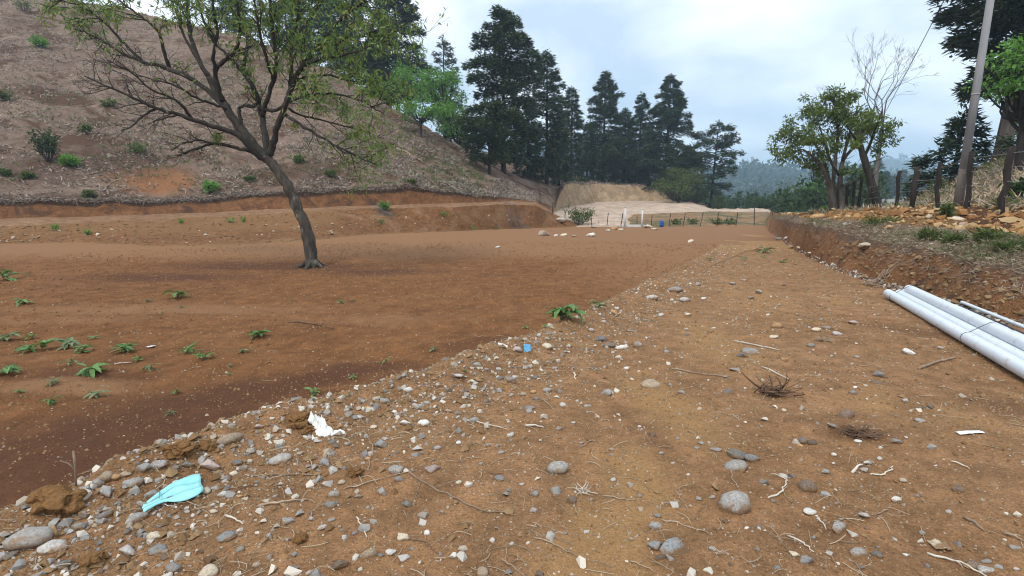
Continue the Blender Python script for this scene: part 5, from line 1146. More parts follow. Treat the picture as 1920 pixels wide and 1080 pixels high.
# upright dead stalk on the ridge edge
p = gp(143, 912); k = mpp(p); b = MB(); b.tube([(0, 0, -.02), (0, .005, .06), (.004, .01, .12), (.006, .012, .2)], [.005, .0045, .006, .006], 6); b.tube([(0, .006, .10), (-.03, .01, .13), (-.075, .012, .145)], [.004, .004, .003], 5)
o = b.build('dead_stalk', M_twig); o.location = p; tag(o, 'upright forked dead stalk beside the biggest brown soil clod', 'stalk')
p = gp(610, 780); b = MB(); b.tube([(0.04, 0, -.02), (.045, .005, .10), (.04, .01, .24)], [.003, .003, .002], 5); o = b.build('dead_stalk', M_twig); o.location = p; tag(o, 'thin upright dead stalk behind the white plastic scrap', 'stalk')
# dark root clump
def root_clump(px, py, w, seed, label, mat, name, n=46, hh=.35):
    p = gp(px, py); k = mpp(p); r_ = np.random.default_rng(seed); b = MB(); s = w*k
    for i in range(n):
        a = r_.uniform(0, 6.28); ln = s*r_.uniform(.15, .6); st = np.array([r_.normal()*.16*s, r_.normal()*.12*s, .01])
        e2 = st+np.array([math.cos(a)*ln, math.sin(a)*ln*.7, abs(r_.normal())*hh*s*.5+.005])
        for e_ in (st, e2): e_[2] += hz(p[0]+e_[0], p[1]+e_[1])-p[2]
        b.tube(curve(st, e2, (r_.normal()*.06*s, r_.normal()*.06*s, .08*s*hh), 5), np.minimum(np.linspace(s*.022, s*.006, 5), .012)*r_.uniform(.4, 1.3), 4)
    o = b.build(name, mat); o.location = p; tag(o, label, 'root clump'); return o
root_clump(1452, 738, 88, 1, 'dark tangled root clump lying on the right half of the track', M_root, 'root_clump'); LAND.append((1452, 735, 'the dark root clump'))
root_clump(1612, 816, 74, 2, 'flat matted tuft of brown dead roots on the track right of the root clump', M_root, 'dead_grass_mat', 90, .12); LAND.append((1612, 815, 'the flat brown root mat'))
root_clump(1092, 925, 44, 3, 'dried pale plant scrap with curled leaves beside a dark angular stone', M_twig_w, 'dried_plant', 22, .3)
root_clump(1348, 1038 if False else 1040, 30, 4, 'dry cream husk with stems right of the flat blue-grey stones', M_twig_w, 'dried_plant', 16, .3)
for px, py, w, sd_, lab in ((965, 408, 44, 11, 'grey brush pile on the soil slope below the bench path'), (720, 400, 40, 12, 'flattened grey brush on the soil slope below the small round bush'), (1545, 640, 30, 13, 'wispy dry roots on the bare track in the middle distance'), (1640, 535, 60, 14, 'grey dry litter heap behind the far ends of the white pipes')): root_clump(px, py, w, sd_, lab, M_twig_grey if px < 1000 else M_twig, 'dry_brush', 60, .25)
# fallen log and branches on the hillside
for (a, b_), w, lab in ((((744, 279), (794, 306)), 6, 'fallen pale log lying down the dry hillside near the small green tree'), (((862, 312), (886, 345)), 3.5, 'pale crooked fallen branch on the spur left of the front conifer'), (((868, 318), (876, 347)), 3, 'thin pale fallen branch beside the crooked one on the spur'), (((140, 320), (180, 347)), 2.5, 'thin pale fallen stick on the lower hillside at left'), (((0, 332), (40, 352)), 2.5, 'thin pale fallen stick at the far left of the lower hillside')):
    o = twig([a, ((a[0]+b_[0])/2, (a[1]+b_[1])/2), b_], w*.75, lab, M_twig, .05, 0, 'fallen_branch', 'branch'); o['group'] = 'fallen branches on the dry hillside'
# ------------------------------------------------------------------ weeds
def leaf_mesh(seed, bend):
    n = 5; V = []; F = []
    for i in range(n):
        t = i/(n-1); w = .5*math.sin(math.pi*min(1, t*.92+.06))**.8*.36
        z = .22*t-bend*t*t
        V += [(t, -w, z+w*.25), (t, 0, z-.02), (t, w, z+w*.25)]
    for i in range(n-1):
        for j in range(2): F.append((i*3+j, (i+1)*3+j, (i+1)*3+j+1, i*3+j+1))
    return np.array(V), np.array(F)
LEAF = {}
for m_ in (M_weed, M_weed_dull):
    for i, bd in enumerate((.25, .5, .8)): V, F = leaf_mesh(i, bd); LEAF[m_.name, i] = mesh_np('leaf', V, F, m_)
def weed(px, py, w, seed, dull=False, tall=1.0, label=None):
    p = gp(px, py+w*.16); s = w*mpp(p); r_ = random.Random(seed)
    root = empty('weed', p); root['category'] = 'weed'; root['group'] = 'green weeds sprouting from the bare soil'
    b = MB(); ns = 1 if w < 26 else (2 if w < 50 else 5); nl = max(5, int(5+w*.26)) if w < 50 else 26
    stems = []
    for i in range(ns):
        a = r_.uniform(0, 6.28); q = r_.uniform(.05, .26)*s*(ns > 1)
        tip = np.array([math.cos(a)*q*1.4, math.sin(a)*q, s*r_.uniform(.18, .36)*tall]); c = curve((math.cos(a)*q*.5, math.sin(a)*q*.5, -.01), tip, (0, 0, .02), 5); b.tube(c, np.linspace(.018*s+.0015, .001, 5), 4); stems.append(c)
    slim = r_.choice([.55, .8, 1., 1.15]); dull = dull or slim < .6
    b.build('stem', M_weed_dull, root)
    mt = (M_weed_dull if dull else M_weed).name
    for i in range(nl):
        c = stems[i % ns]; j = r_.randrange(1, 5)
        o = bpy.data.objects.new('leaf', LEAF[mt, r_.randrange(3)]); link(o, root)
        o.location = c[j]; L_ = s*r_.uniform(.36, .66)*(1 if ns < 3 else .66); o.scale = (L_, L_*r_.uniform(.8, 1.2)*slim, L_)
        o.rotation_euler = (r_.uniform(-.4, .4), r_.uniform(-.5, .15), i*2.4+r_.uniform(-.4, .4))
    TAKEN.append((px, py, w))
    if label: root['label'] = label
    else: PLACED.append((root, px, py, '%s%s weed' % ('tiny ' if s < .12 else ('bushy ' if w > 34 else 'small '), 'dull green' if dull else 'fresh green')))
    return root
for px, py, w, lab in ((1058, 586, 76, 'largest leafy green weed clump at the edge of the stony ridge'), (12, 520, 40, 'tall leafy green weed cut by the left edge of the photo'), (232, 652, 56, 'wide bushy weed in the middle of the weed row on the brown field'), (348, 656, 38, 'upright weed at the right end of the weed row'), (333, 553, 38, 'low spreading weed alone on the field left of the tree foot'), (478, 625, 36, 'spiky pale green weed alone on the field below the tree'), (1433, 468, 36, 'round green weed on the far part of the track'), (1123, 573, 36, 'low green weed just behind the largest weed clump')):
    weed(px, py, w, int(px), label=lab, tall=1.6 if px == 12 else 1.)
    LAND.append((px, py, {1058: 'the largest weed clump', 12: 'the tall weed at the photo edge', 232: 'the wide bushy weed', 348: 'the upright weed', 333: 'the low spreading weed', 478: 'the spiky pale weed', 1433: 'the far round weed', 1123: 'the low weed'}[px]))
for i, (px, py, w) in enumerate([(53, 515, 15), (45, 566, 30), (277, 564, 17), (300, 588, 11), (640, 567, 16), (662, 563, 14), (8, 632, 34), (40, 654, 24), (70, 650, 44), (125, 647, 42), (162, 654, 36), (383, 669, 36), (456, 658, 20), (260, 674, 20), (277, 690, 32), (128, 680, 28), (178, 691, 44), (13, 694, 40), (97, 717, 26), (102, 751, 32), (37, 734, 22), (181, 739, 32), (331, 736, 18), (430, 702, 16), (432, 686, 12), (723, 678, 17), (662, 708, 15), (655, 741, 12), (585, 735, 27), (318, 775, 22), (812, 654, 21), (986, 613, 15), (1022, 613, 14), (1394, 485, 20), (1468, 489, 19), (1330, 486, 16), (1372, 516, 12), (1432, 482, 12), (872, 697, 13), (340, 575, 14), (178, 633, 18), (60, 633, 20)]):
    weed(px, py, w, 900+i, dull=(i % 3 == 0))
# shrubs on the bench, the bank and the hillside
def bu(px, py, w, h, seed, label, **kw):
    p = gp(px, py); k = mpp(p); return bush(p, h*k, w*k, seed, label, **kw)
GH = 'green shrubs scattered over the dry hillside'
bu(721, 394, 17, 17, 1, 'small round bright green bush on the edge of the bench path', mat=M_leaf_bright, n=240, L_=.2, W_=.09)
bu(1087, 421, 48, 33, 2, 'leafy green shrub among the pale boulders at the spur foot', mat=M_leaf_olive, n=600, L_=.3, W_=.12, stems=14)
for i, (px, py, w, h, m_, lab) in enumerate([(92, 302, 40, 62, 'd', 'tall ragged dark green shrub on the left hillside'), (76, 90, 28, 24, 'b', 'round green shrub high on the left hillside'), (130, 312, 28, 20, 'b', 'leafy bright green shrub at the right foot of the tall ragged one'), (396, 362, 28, 22, 'b', 'round fresh green shrub just above the left cut bank'), (10, 188, 34, 24, 'o', 'dull low shrub at the left edge of the hillside'), (265, 290, 60, 34, 'o', 'yellowish sparse shrub above the orange soil patch'), (160, 250, 30, 22, 'o', 'dull low shrub right of the tall ragged one'), (55, 335, 26, 14, 'o', 'low weedy shrub on the lower left hillside'), (560, 306, 30, 18, 'o', 'green shrub behind the tree trunk on the hillside'), (620, 330, 26, 14, 'o', 'low dull shrub on the hillside right of the tree trunk'), (10, 328, 20, 12, 'o', 'small green shrub at the lower left edge of the hillside'), (470, 340, 24, 12, 'o', 'low dull shrub on the hillside left of the tree trunk'), (772, 345, 12, 10, 'o', 'small green shrub above the dark hollow of the cut bank'), (200, 200, 34, 18, 'o', 'dull low shrub half way up the hillside'), (165, 368, 26, 12, 'o', 'low dull shrub on the lip of the left cut bank'), (44, 20, 46, 26, 'o', 'yellow-green sparse shrub at the top left corner of the hillside')]):
    bu(px, py, w*(.7 if m_ == 'o' else 1), h*(.7 if m_ == 'o' else 1), 40+i, lab, mat={'d': M_leaf_dark, 'b': M_leaf_bright, 'o': M_leaf_olive}[m_], n=700 if m_ != 'o' else 360, L_=.22, W_=.10, stems=14, group=GH)
GB2 = 'small green plants on the bench slope'
for i, (px, py, w, h, lab) in enumerate([(432, 418, 16, 10, 'small green plant on the bench slope left of the trunk'), (457, 416, 12, 9, 'small green plant next to the trunk-side plant on the bench slope'), (340, 418, 10, 8, 'tiny green plant on the bench slope'), (165, 440, 12, 8, 'tiny green plant on the left ledge'), (105, 432, 12, 10, 'tiny green plant on the far left ledge'), (930, 428, 20, 9, 'low green plant at the field edge below the bench end'), (885, 430, 24, 8, 'wide low green plant at the field edge'), (832, 405, 12, 8, 'tiny green plant on the soil slope below the bench'), (715, 419, 10, 8, 'tiny green plant below the round bush')]):
    bu(px, py, w, h, 70+i, lab, mat=M_leaf_bright, n=60, L_=.13, W_=.06, stems=5, group=GB2, name='small_plant', cat='plant')
GB3 = 'green tufts on the roadside bank and behind its fence'
for i, (px, py, w, h, m_, lab) in enumerate([(1855, 448, 44, 12, 'o', 'green grass tuft on the dry bank top at right'), (1790, 455, 36, 10, 'o', 'lower green tuft left of the wider grass tuft on the bank top'), (1895, 470, 40, 11, 'o', 'dull green tuft on the bank at the right edge'), (1655, 420, 60, 8, 'o', 'thin dull green growth on the rubble below the fence'), (1552, 397, 16, 10, 'b', 'green leafy plant at the foot of the two-stemmed tree'), (1905, 370, 40, 34, 'd', 'dark green bush behind the last fence post'), (1775, 405, 16, 22, 'o', 'thin upright green weed on the rubble left of the pole'), (1715, 345, 40, 22, 'd', 'green bush on the slope behind the crooked fence post'), (1745, 448, 40, 14, 'o', 'dull green tuft on the bank top above the pipes')]):
    bu(px, py, w, h, 90+i, lab, mat={'d': M_leaf_dark, 'b': M_leaf_bright, 'o': M_leaf_olive}[m_], n=360, L_=.16, W_=.03 if m_ != 'd' else .08, stems=16, group=GB3, name='grass_tuft' if m_ != 'd' else 'shrub', cat='tuft' if m_ != 'd' else 'shrub')
for i, px in enumerate((1302, 1270, 1345, 1370)):
    bu(px, 420, 22, 9, 120+i, 'low green growth on the far embankment, '+('second', 'leftmost', 'third', 'rightmost')[i]+' of four', mat=M_leaf_olive, n=110, L_=.3, W_=.12, group='green growth on the far embankment')

# ------------------------------------------------------------------ ground cover that nobody could count
def stuff(o, label, cat):
    tag(o, label, cat, kind='stuff'); return o
M_grit = mat_simple('gravel_grit', [(.18, .11, .055), (.23, .145, .074), (.28, .19, .105), (.27, .235, .195), (.42, .36, .28)], scale=.6, rough=.95, bump=.3, island=True, spec=.15)
M_clods = mat_simple('soil_crumbs', [(.16, .093, .046), (.22, .135, .066), (.285, .185, .098)], scale=.8, rough=1., bump=.5, island=True, spec=.1)
M_straw = mat_simple('straw', [(.24, .17, .11), (.34, .26, .17), (.46, .37, .26)], scale=1., rough=.95, bump=0, island=True)
M_litter = mat_simple('dry_litter', [(.115, .085, .066), (.20, .155, .122), (.29, .24, .19), (.38, .32, .26)], scale=.3, rough=1., bump=0, island=True)
def lumps(name, P, size, mat, label, cat, flat=.65, dome=False):
    """many small irregular octahedral stones in one mesh"""
    n = len(P); base = np.array([[1, 0, 0], [.5, .8, 0], [-.5, .85, 0], [-1, 0, 0], [-.45, -.8, 0], [.5, -.85, 0], [0, 0, 1], [0, 0, -1.]])
    F0 = np.array([[0, 1, 6], [1, 2, 6], [2, 3, 6], [3, 4, 6], [4, 5, 6], [5, 0, 6], [1, 0, 7], [2, 1, 7], [3, 2, 7], [4, 3, 7], [5, 4, 7], [0, 5, 7]])
    if dome: F0 = F0[:6]; base = base[:7].copy(); base[:6, 2] = -.35
    nv = len(base); v = base[None]*rng.uniform(.65, 1.25, (n, nv, 1)); a = rng.uniform(0, 6.28, n); ca, sa = np.cos(a), np.sin(a)
    el = rng.uniform(.6, 1., n)
    v[:, :, 1] *= el[:, None]; v[:, :, 2] *= flat
    x = v[:, :, 0]*ca[:, None]-v[:, :, 1]*sa[:, None]; y = v[:, :, 0]*sa[:, None]+v[:, :, 1]*ca[:, None]
    tilt = rng.normal(size=n)*.35; z = v[:, :, 2]+x*tilt[:, None]
    V = np.stack([x, y, z], -1)*(size*.5)[:, None, None]+P[:, None, :]; V[:, :, 2] += (size*.12)[:, None]
    F = (F0[None]+np.arange(n)[:, None, None]*nv).reshape(-1, 3)
    o = obj_np(name, V.reshape(-1, 3), F, mat, smooth=False); return stuff(o, label, cat)
def rocks(name, P, size, mat, label, cat, flat=.7):
    srcs = []
    for i in range(6):
        bm = bmesh.new(); r_ = random.Random(700+i)
        for _ in range(11): d = Vector((r_.gauss(0, 1), r_.gauss(0, 1), r_.gauss(0, 1))).normalized()*.5*r_.uniform(.8, 1.1); bm.verts.new((d.x*1.1, d.y*.85, d.z*flat))
        bmesh.ops.convex_hull(bm, input=bm.verts)
        for v in [v for v in bm.verts if not v.link_faces]: bm.verts.remove(v)
        bmesh.ops.triangulate(bm, faces=bm.faces); bm.verts.index_update()
        srcs.append((np.array([v.co[:] for v in bm.verts]), np.array([[v.index for v in f.verts] for f in bm.faces]))); bm.free()
    V, F, n0 = [], [], 0
    for p, s_ in zip(P, size):
        v, f = srcs[rng.integers(6)]; a, t_ = rng.uniform(0, 6.28), rng.normal()*.3
        R = np.array([[math.cos(a), -math.sin(a), 0], [math.sin(a), math.cos(a), 0], [0, 0, 1]])@np.array([[math.cos(t_), 0, math.sin(t_)], [0, 1, 0], [-math.sin(t_), 0, math.cos(t_)]])
        V.append(v@R.T*s_+p+[0, 0, s_*.10]); F.append(f+n0); n0 += len(v)
    o = obj_np(name, np.vstack(V), np.vstack(F), mat, smooth=False); return stuff(o, label, cat)
def scatter_pix(n, f, ymin=430, ymax=1120, xmin=-60, xmax=1980, bias=1.):
    """places on the near ground, picked so that the visible ground is covered; f(x,y) is the keep chance"""
    out = []
    m = n*3
    th = rng.uniform(-.86, .86, m); r = np.exp(rng.uniform(math.log(1.5), math.log(26), m))
    x = r*np.sin(th); y = r*np.cos(th)
    k = rng.random(m) < f(x, y); x, y = x[k][:n], y[k][:n]
    return np.stack([x, y, H(x, y)], 1)
def f_track(x, y):
    d = berm_d(x, y); R0 = lines(np.arctan2(x, y))[0][0]
    return np.where(d < .1, .35+.25*vnoise(x*1.5, y*1.5, 21)+1.0*np.exp(-((d+.35)/.55)**2), .05)*(np.hypot(x, y) < R0)
def f_ridge(x, y):
    d = berm_d(x, y); wdt = np.where(y < 9, .62, .5)
    return np.exp(-((d+.30)/wdt)**2)*(d < .12)*np.clip(1.1-y/26, .2, 1)+.04*(d < 0)
P = scatter_pix(15000, f_track); d_ = np.hypot(P[:, 0], P[:, 1]); lumps('gravel_grit', P, np.clip(.0022*d_*rng.lognormal(.15, .45, len(P))+.004, .006, .045), M_grit, 'fine gravel and grit strewn over the dirt track', 'gravel', .65, True)
P = scatter_pix(9500, f_ridge); d_ = np.hypot(P[:, 0], P[:, 1]); s_ = np.clip(.012*rng.lognormal(.3, .78, len(P))+.0020*d_, .010, .075)
M_peb = mat_simple('ridge_pebbles', [(.15, .09, .05), (.20, .185, .17), (.29, .275, .255), (.36, .29, .215), (.42, .395, .36), (.58, .52, .43)], scale=.7, rough=.95, bump=.3, island=True, spec=.15)
rocks('ridge_gravel', P, s_, M_peb, 'loose pebbles packed along the stony ridge between field and track', 'gravel', .75)
P = scatter_pix(34000, lambda x, y: f_track(x, y)*1.2+.15); d_ = np.hypot(P[:, 0], P[:, 1]); lumps('soil_crumbs', P, np.clip(.0027*d_*rng.lognormal(.2, .45, len(P)), .005, .05), M_clods, 'crumbs of brown soil over the track', 'soil crumbs', .8, True)
P = scatter_pix(4500, f_ridge); lumps('ridge_crumbs', P, np.clip(rng.lognormal(-3.6, .5, len(P)), .01, .09), M_clods, 'crumbly soil lumps along the stony ridge', 'soil crumbs', .8)
M_fclods = mat_simple('field_crumbs', [(.12, .056, .024), (.18, .085, .035), (.235, .12, .052)], scale=.8, rough=1., bump=.5, island=True, spec=.1)
def f_field(x, y):
    d = berm_d(x, y); R0 = lines(np.arctan2(x, y))[0][0]
    return np.where(d > .3, np.clip((y-2)/14, .05, .9)*(.5+.5*vnoise(x*.6, y*.6, 33)), 0)*(np.hypot(x, y) < R0)
P = scatter_pix(24000, f_field); d_ = np.hypot(P[:, 0], P[:, 1]); lumps('field_crumbs', P, np.clip(.0026*d_*rng.lognormal(.1, .5, len(P)), .008, .08), M_fclods, 'small soil crumbs on the graded brown field', 'soil crumbs', .7, True)
P = scatter_pix(520, f_field); d_ = np.hypot(P[:, 0], P[:, 1]); lumps('field_chips', P, np.clip(.0030*d_*rng.lognormal(.0, .45, len(P)), .010, .09), SM['c'], 'scattered pale stone chips on the brown field', 'stone chips')
P = scatter_pix(380, lambda x, y: f_track(x, y)); d_ = np.hypot(P[:, 0], P[:, 1]); lumps('track_chips', P, np.clip(.0032*d_*rng.lognormal(.0, .4, len(P)), .007, .06), SM['w'], 'scattered white stone chips on the dirt track', 'stone chips')
# straw and rootlets
def straws(n, f, lmin, lmax, mat, name, label, rad=.0012):
    P = scatter_pix(n, f); b = MB()
    for p in P:
        a = rng.uniform(0, 6.28); L_ = rng.uniform(lmin, lmax)*(1+p[1]*.05); e2 = p+np.array([math.cos(a)*L_, math.sin(a)*L_, 0]); e2[2] = p[2]+rng.uniform(-.002, .02)
        r_ = rad*(1+p[1]*.18)*rng.uniform(.6, 1.5)
        b.tube(curve(p+[0, 0, .004], e2, (rng.normal()*L_*.12, rng.normal()*L_*.12, .006), 4), r_, 3, cap=False)
    return stuff(b.build(name, mat), label, 'straw')
straws(1500, f_track, .03, .13, M_straw, 'straw_litter', 'fine straw and rootlets scattered over the track')
straws(900, f_ridge, .03, .12, M_straw, 'ridge_straw', 'dry straw caught among the pebbles of the ridge')
# dead grass and leaves over the hillside
def between(i, j, n, t0, t1, lo=-.88, hi=.88, seed=1, keep=None):
    th = rng.uniform(lo, hi, n); R, _ = lines(th); f = rng.uniform(t0, t1, n)**1.0
    r = R[i]*(1-f)+R[j]*f; x = r*np.sin(th); y = r*np.cos(th)
    if keep is not None:
        k = keep(x, y, th, f); x, y = x[k], y[k]
    return np.stack([x, y, H(x, y)], 1)
def tufts(P, L_, W_, mat, name, label, cat, up=.5, k=3):
    b = MB(); n = len(P)
    for _ in range(k):
        d = rng.normal(size=(n, 3))*np.array([1, 1, .5])+[0, 0, up]
        b.blades(P+rng.normal(size=(n, 3))*np.array([.12, .12, .02]), d, rng.normal(size=(n, 3))+[0, -.6, .6], L_*rng.uniform(.5, 1.4, n), W_*rng.uniform(.6, 1.4, n), .05)
    return stuff(b.build(name, mat), label, cat)
P = between(3, 4, 60000, 0, 1, -.88, TH_LS-.02, keep=lambda x, y, th, f: (vnoise(x*.3, y*.3, 50)+.8*vnoise(x*1.1, y*1.1, 51) > -.12) & (rng.random(len(x)) < 1-f*.55))
tufts(P, .27, .075, M_litter, 'hillside_litter', 'dead grass and dry leaf litter covering the steep hillside', 'dry grass', .35, 2)
P = between(3, 4, 9000, 0, .75, -.88, TH_LS-.02, keep=lambda x, y, th, f: vnoise(x*.22+5, y*.22, 52)+.5*vnoise(x*.9, y*.9, 53) > .2)
tufts(P, .22, .075, M_leaf_olive, 'hillside_weeds', 'thin green weeds creeping over the dry hillside', 'weeds', .5)
P = between(2, 3, 4200, .86, 1.06, -.88, TH_LS-.02); tufts(P, .24, .03, M_litter, 'lip_grass', 'dead grass hanging over the lip of the left cut bank', 'dry grass', -.1)
P = between(2, 3, 1500, .4, .95, -.88, TH_LS-.02); tufts(P, .22, .018, M_root, 'lip_roots', 'roots hanging from the left cut bank', 'roots', -.9, 2)
M_litter2 = mat_simple('matted_litter', [(.15, .10, .065), (.23, .17, .115), (.32, .255, .18)], scale=.5, rough=1., bump=0, island=True)
P = between(1, 2, 7000, .02, 1., TH_RE, .9, keep=lambda x, y, th, f: vnoise(x*.9, y*.9, 54) > -.45)
tufts(P, .11, .011, M_litter2, 'bank_grass', 'dry matted grass on top of the roadside bank', 'dry grass', .25, 4)
P = between(1, 2, 1800, .05, .9, TH_RE, .9, keep=lambda x, y, th, f: vnoise(x*.7, y*.7, 56) > .2); tufts(P, .12, .016, M_leaf_olive, 'bank_green', 'short green grass in the dry matting of the roadside bank', 'grass', .6, 4)
P = between(0, 1, 2600, .55, 1.05, TH_RE, .9); P = P[::2]; tufts(P, .13, .008, M_litter, 'bank_roots', 'dry roots and stems hanging over the roadside cut', 'roots', -.35, 3)
P = between(2, 3, 1700, .0, 1.1, TH_RE, .9); d_ = np.hypot(P[:, 0], P[:, 1]); M_rub = mat_simple('rubble_chunks', [(.18, .08, .032), (.27, .13, .048), (.36, .20, .08), (.46, .32, .17)], scale=.7, rough=.95, bump=.6, island=True, spec=.15)
rocks('rubble_chunks', P, np.clip(rng.lognormal(-2.6, .65, len(P)), .03, .36), M_rub, 'orange rubble chunks heaped along the fence on the bank', 'rubble', .75)
P = between(1, 2, 500, .0, 1., TH_RE, .9); rocks('bank_chips', P, np.clip(rng.lognormal(-3., .5, len(P)), .015, .14), SM['c'], 'pale stone chips on the roadside bank top', 'stone chips')
P = between(0, 1, 900, .0, .9, TH_RE, .9); rocks('bank_clods', P, np.clip(rng.lognormal(-3.0, .6, len(P)), .02, .2), M_clods, 'soil clods fallen from the roadside cut', 'soil clods', .8)
P = between(0, 1, 700, -.03, .12, TH_RE, .9); rocks('toe_stones', P, np.clip(rng.lognormal(-3.0, .5, len(P)), .015, .12), M_peb, 'small stones along the foot of the roadside bank', 'gravel', .7)
P = between(3, 5, 9000, .0, 1., TH_RE+.05, .9); tufts(P, .28, .03, M_straw, 'slope_grass', 'dry grass on the slope behind the post fence', 'dry grass', .7, 2)
P = between(3, 5, 3500, .0, 1., TH_RE+.05, .9, keep=lambda x, y, th, f: vnoise(x*.4, y*.4, 57) > .05); tufts(P, .28, .05, M_leaf_olive, 'slope_weeds', 'green weeds on the slope behind the post fence', 'weeds', .6, 3)
P = between(0, 1, 3500, .0, 1., -.88, TH_LS); d_ = np.hypot(P[:, 0], P[:, 1]); lumps('slope_clods', P, np.clip(rng.lognormal(-2.7, .5, len(P)), .03, .2), M_clods, 'soil clods on the slope below the bench path', 'soil clods')
P = between(0, 1, 220, -.1, .6, -.88, TH_RS-.05); rocks('slope_chips', P, np.clip(rng.lognormal(-2.3, .5, len(P)), .05, .3), SM['c'], 'pale stones along the far edge of the field', 'stones')
P = between(3, 5, 5200, 0, 1., TH_LE, TH_RS-.1); tufts(P, .4, .10, M_litter, 'spur_litter', 'dry grass and litter under the conifer row', 'dry grass', .5)
P = between(3, 5, 1300, 0.1, 1., math.atan2(.10, 1), TH_RS-.12); tufts(P, .55, .16, M_leaf_dark, 'undergrowth', 'green undergrowth at the foot of the conifer row', 'undergrowth', 1.2, 5)
# far wooded slopes
def forest(P, hmin, hmax, mat, name, label, per=16, lf=.42):
    b = MB(); n = len(P); h = rng.uniform(hmin, hmax, n)
    for k in range(per):
        q = rng.random(n); wd = h*.36*(1-q*.75)
        a = rng.uniform(0, 6.28, n); c = P+np.stack([np.cos(a)*wd*rng.random(n), np.sin(a)*wd*rng.random(n), q*h], 1)
        b.blades(c, rvec(n)+[0, 0, .5], rvec(n), h*lf*rng.uniform(.6, 1.2, n), h*lf*.7*rng.uniform(.6, 1.2, n), .1)
    return stuff(b.build(name, mat), label, 'forest')
M_forest = mat_simple('forest_leaf', [(.018, .034, .016), (.032, .055, .024), (.055, .08, .034)], scale=.02, trans=.1, **G_)
P = between(8, 9, 4600, .1, 1.02, -.05, .8, keep=lambda x, y, th, f: vnoise(x/55, y/55, 60)+.6*vnoise(x/20, y/20, 62) > -.2); forest(P, 6, 14, M_forest, 'far_forest', 'hazy forest covering the blue ridge beyond the valley', 10, .5)
P = between(6, 8, 2600, .25, 1.0, .3, .70, keep=lambda x, y, th, f: vnoise(x/40, y/40, 61) > -.1); forest(P, 5, 10, M_forest, 'valley_forest', 'hazy trees covering the valley floor')
P = between(5, 6, 300, .1, 1.0, .33, .62, keep=lambda x, y, th, f: (vnoise(x/15, y/15, 63) > -.3)); forest(P, 2., 4.5, M_leaf_dark, 'valley_scrub', 'dark scrub on the slope falling into the valley', 60, .16)
P = between(10, 11, 1600, .5, 1.02, -.1, .8); forest(P, 10, 20, M_forest, 'mountain_forest', 'forest along the top of the faint blue mountain', 10)
# far houses on the ridge
M_hw = mat_simple('far_house_wall', [(.62, .61, .59), (.72, .71, .69)], scale=1., rough=.9, bump=0)
M_hr = mat_simple('far_house_roof', [(.42, .44, .46), (.55, .57, .58)], scale=1., rough=.7, bump=0)
M_hwin = mat_simple('far_window', [(.03, .035, .04), (.05, .055, .06)], rough=.3, bump=0)
for i, (px, py, w, lab) in enumerate([(1408, 317, 10, 'white far house on the ridge crest beside the mast'), (1398, 333, 6, 'tiny white far house on the ridge below the mast'), (1430, 334, 6, 'tiny far house lower on the wooded ridge'), (1463, 331, 7, 'tiny far house left of the two-stemmed tree crown'), (1488, 318, 8, 'far house near the ridge crest left of the two-stemmed tree'), (1422, 345, 6, 'tiny far house low on the wooded ridge'), (1378, 322, 6, 'tiny far house at the left end of the visible ridge')]):
    p = gp(px, py+3); 
    if p[1] < 420: p = on(px, 610)
    s = w*mpp(p); root = empty('far_house', p); tag(root, lab, 'house', 'far houses on the blue ridge')
    b = MB(); b.box((0, 0, s*.2), (s, s*.7, s*.9)); b.build('wall', M_hw, root, smooth=False)
    V = np.array([[-.56, -.42, .64], [.56, -.42, .64], [.56, .42, .64], [-.56, .42, .64], [-.56, 0, .9], [.56, 0, .9]])*s; b = MB(); b.add(V, [[0, 1, 5, 4], [2, 3, 4, 5], [0, 3, 2, 1]], [[0, 4, 3], [1, 2, 5]]); b.build('roof', M_hr, root, smooth=False)
    for q in (-.25, .25):
        b = MB(); b.box((q*s, -.352*s, .4*s), (s*.16, .02*s, .2*s)); b.build('window', M_hwin, root, smooth=False)
p = on(1405, 637); h = hgt(p, 1405, 294); b = MB()
for dx in (-1, 1):
    for dy in (-1, 1): b.tube([(dx*h*.05, dy*h*.05, -1), (dx*h*.012, dy*h*.012, h)], .28, 4)
for q in range(9):
    z0, z1 = h*q/9, h*(q+1)/9; a, c = h*.05*(1-q/9*.76), h*.05*(1-(q+1)/9*.76)
    for s_ in (-1, 1): b.tube([(-a*s_, -a, z0), (c*s_, -c, z1)], .16, 3); b.tube([(-a*s_, a, z0), (c*s_, c, z1)], .16, 3)
b.box((0, 0, h*.97), (h*.22, .8, .8)); b.box((0, 0, h*.86), (h*.12, .8, .8))
o = b.build('radio_mast', M_wire, smooth=False); o.location = p; tag(o, 'thin radio mast standing on the far blue ridge', 'mast')

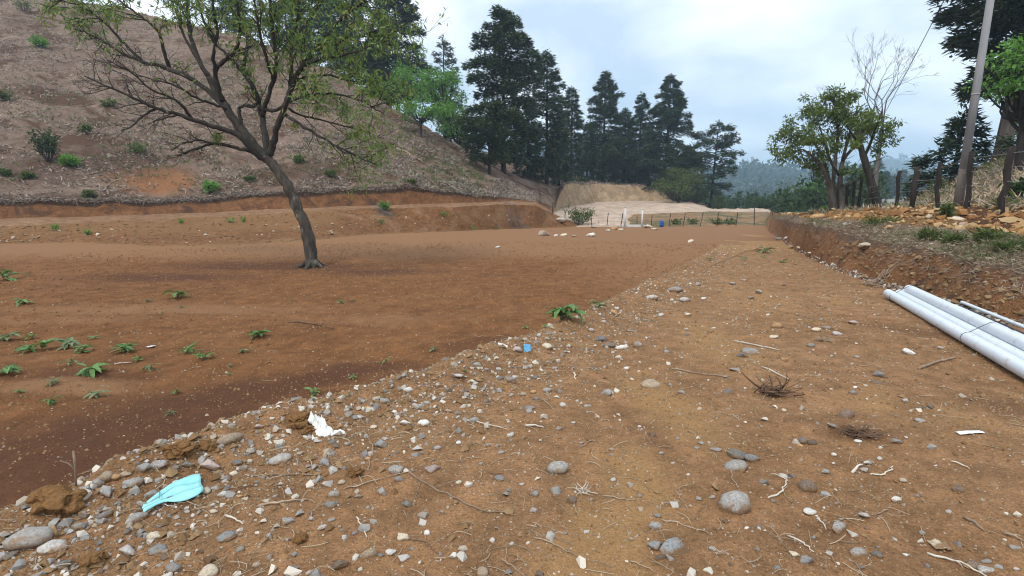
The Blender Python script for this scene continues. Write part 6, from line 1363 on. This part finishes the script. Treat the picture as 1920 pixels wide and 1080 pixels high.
# ------------------------------------------------------------------ labels that single each stone and weed out
LAND += [(1665, 555, 'the far ends of the white pipes'), (592, 500, 'the tree foot'), (427, 823, 'the long tan stone'), (98, 945, 'the biggest soil clod'), (1152, 586, 'the orange-tan block'), (1629, 452, 'the long pale slab in the bank')]
def relation(px, py):
    best = min(LAND, key=lambda l: math.hypot(px-l[0], (py-l[1])*1.6) if math.hypot(px-l[0], py-l[1]) > 3 else 1e9)
    dx, dy = px-best[0], (py-best[1])
    v = 'behind' if dy < -abs(dx)*.35 else ('in front of' if dy > abs(dx)*.35 else '')
    hh = 'left of' if dx < -abs(dy)*.8 else ('right of' if dx > abs(dy)*.8 else '')
    if v and hh: rel = ('behind and ' if v == 'behind' else 'in front and ')+hh
    else: rel = v or hh
    return rel, best[2], math.hypot(dx, dy)
ORD = ['', 'second ', 'third ', 'fourth ', 'fifth ', 'sixth ', 'seventh ', 'eighth ', 'ninth ', 'tenth ']
buckets = {}
for o, px, py, kp in PLACED:
    rel, lm, dist = relation(px, py); buckets.setdefault((kp, rel, lm), []).append((dist, o))
for (kp, rel, lm), items in buckets.items():
    items.sort(key=lambda q: q[0])
    for i, (dist, o) in enumerate(items):
        if len(items) == 1: o['label'] = '%s %s %s' % (kp, rel, lm)
        else: o['label'] = '%s%s %s %s' % ('nearest ' if i == 0 else ORD[min(i, 9)]+'nearest ', kp, rel, lm)
        if len(o['label'].split()) > 16: o['label'] = o['label'].replace('behind and ', 'back ').replace('in front and ', 'front ').replace(' lying alone', '')
        if len(o['label'].split()) > 16: o['label'] = o['label'].replace('rounded ', '').replace('small ', '').replace(' at mid track', '')
for o in [o for o in bpy.data.objects if o.parent is None and o.get('category') in ('stone', 'soil clod') and not o.get('group')]:
    o['group'] = 'stones and clods on the ridge and the dirt track' if o['category'] == 'stone' else 'brown soil clods along the stony ridge'

# ------------------------------------------------------------------ air
m, nt, out = nmat('haze_air')
pv = nd(nt, 'ShaderNodeVolumePrincipled', {'Color': (.60, .81, 1.0, 1), 'Density': .0007, 'Anisotropy': .2})
nt.links.new(pv.outputs[0], out.inputs['Volume'])
b = MB(); b.box((0, 1130, 55), (5200, 2500, 270)); o = b.build('haze', m, smooth=False); tag(o, 'pale blue haze in the air', None, kind='stuff')
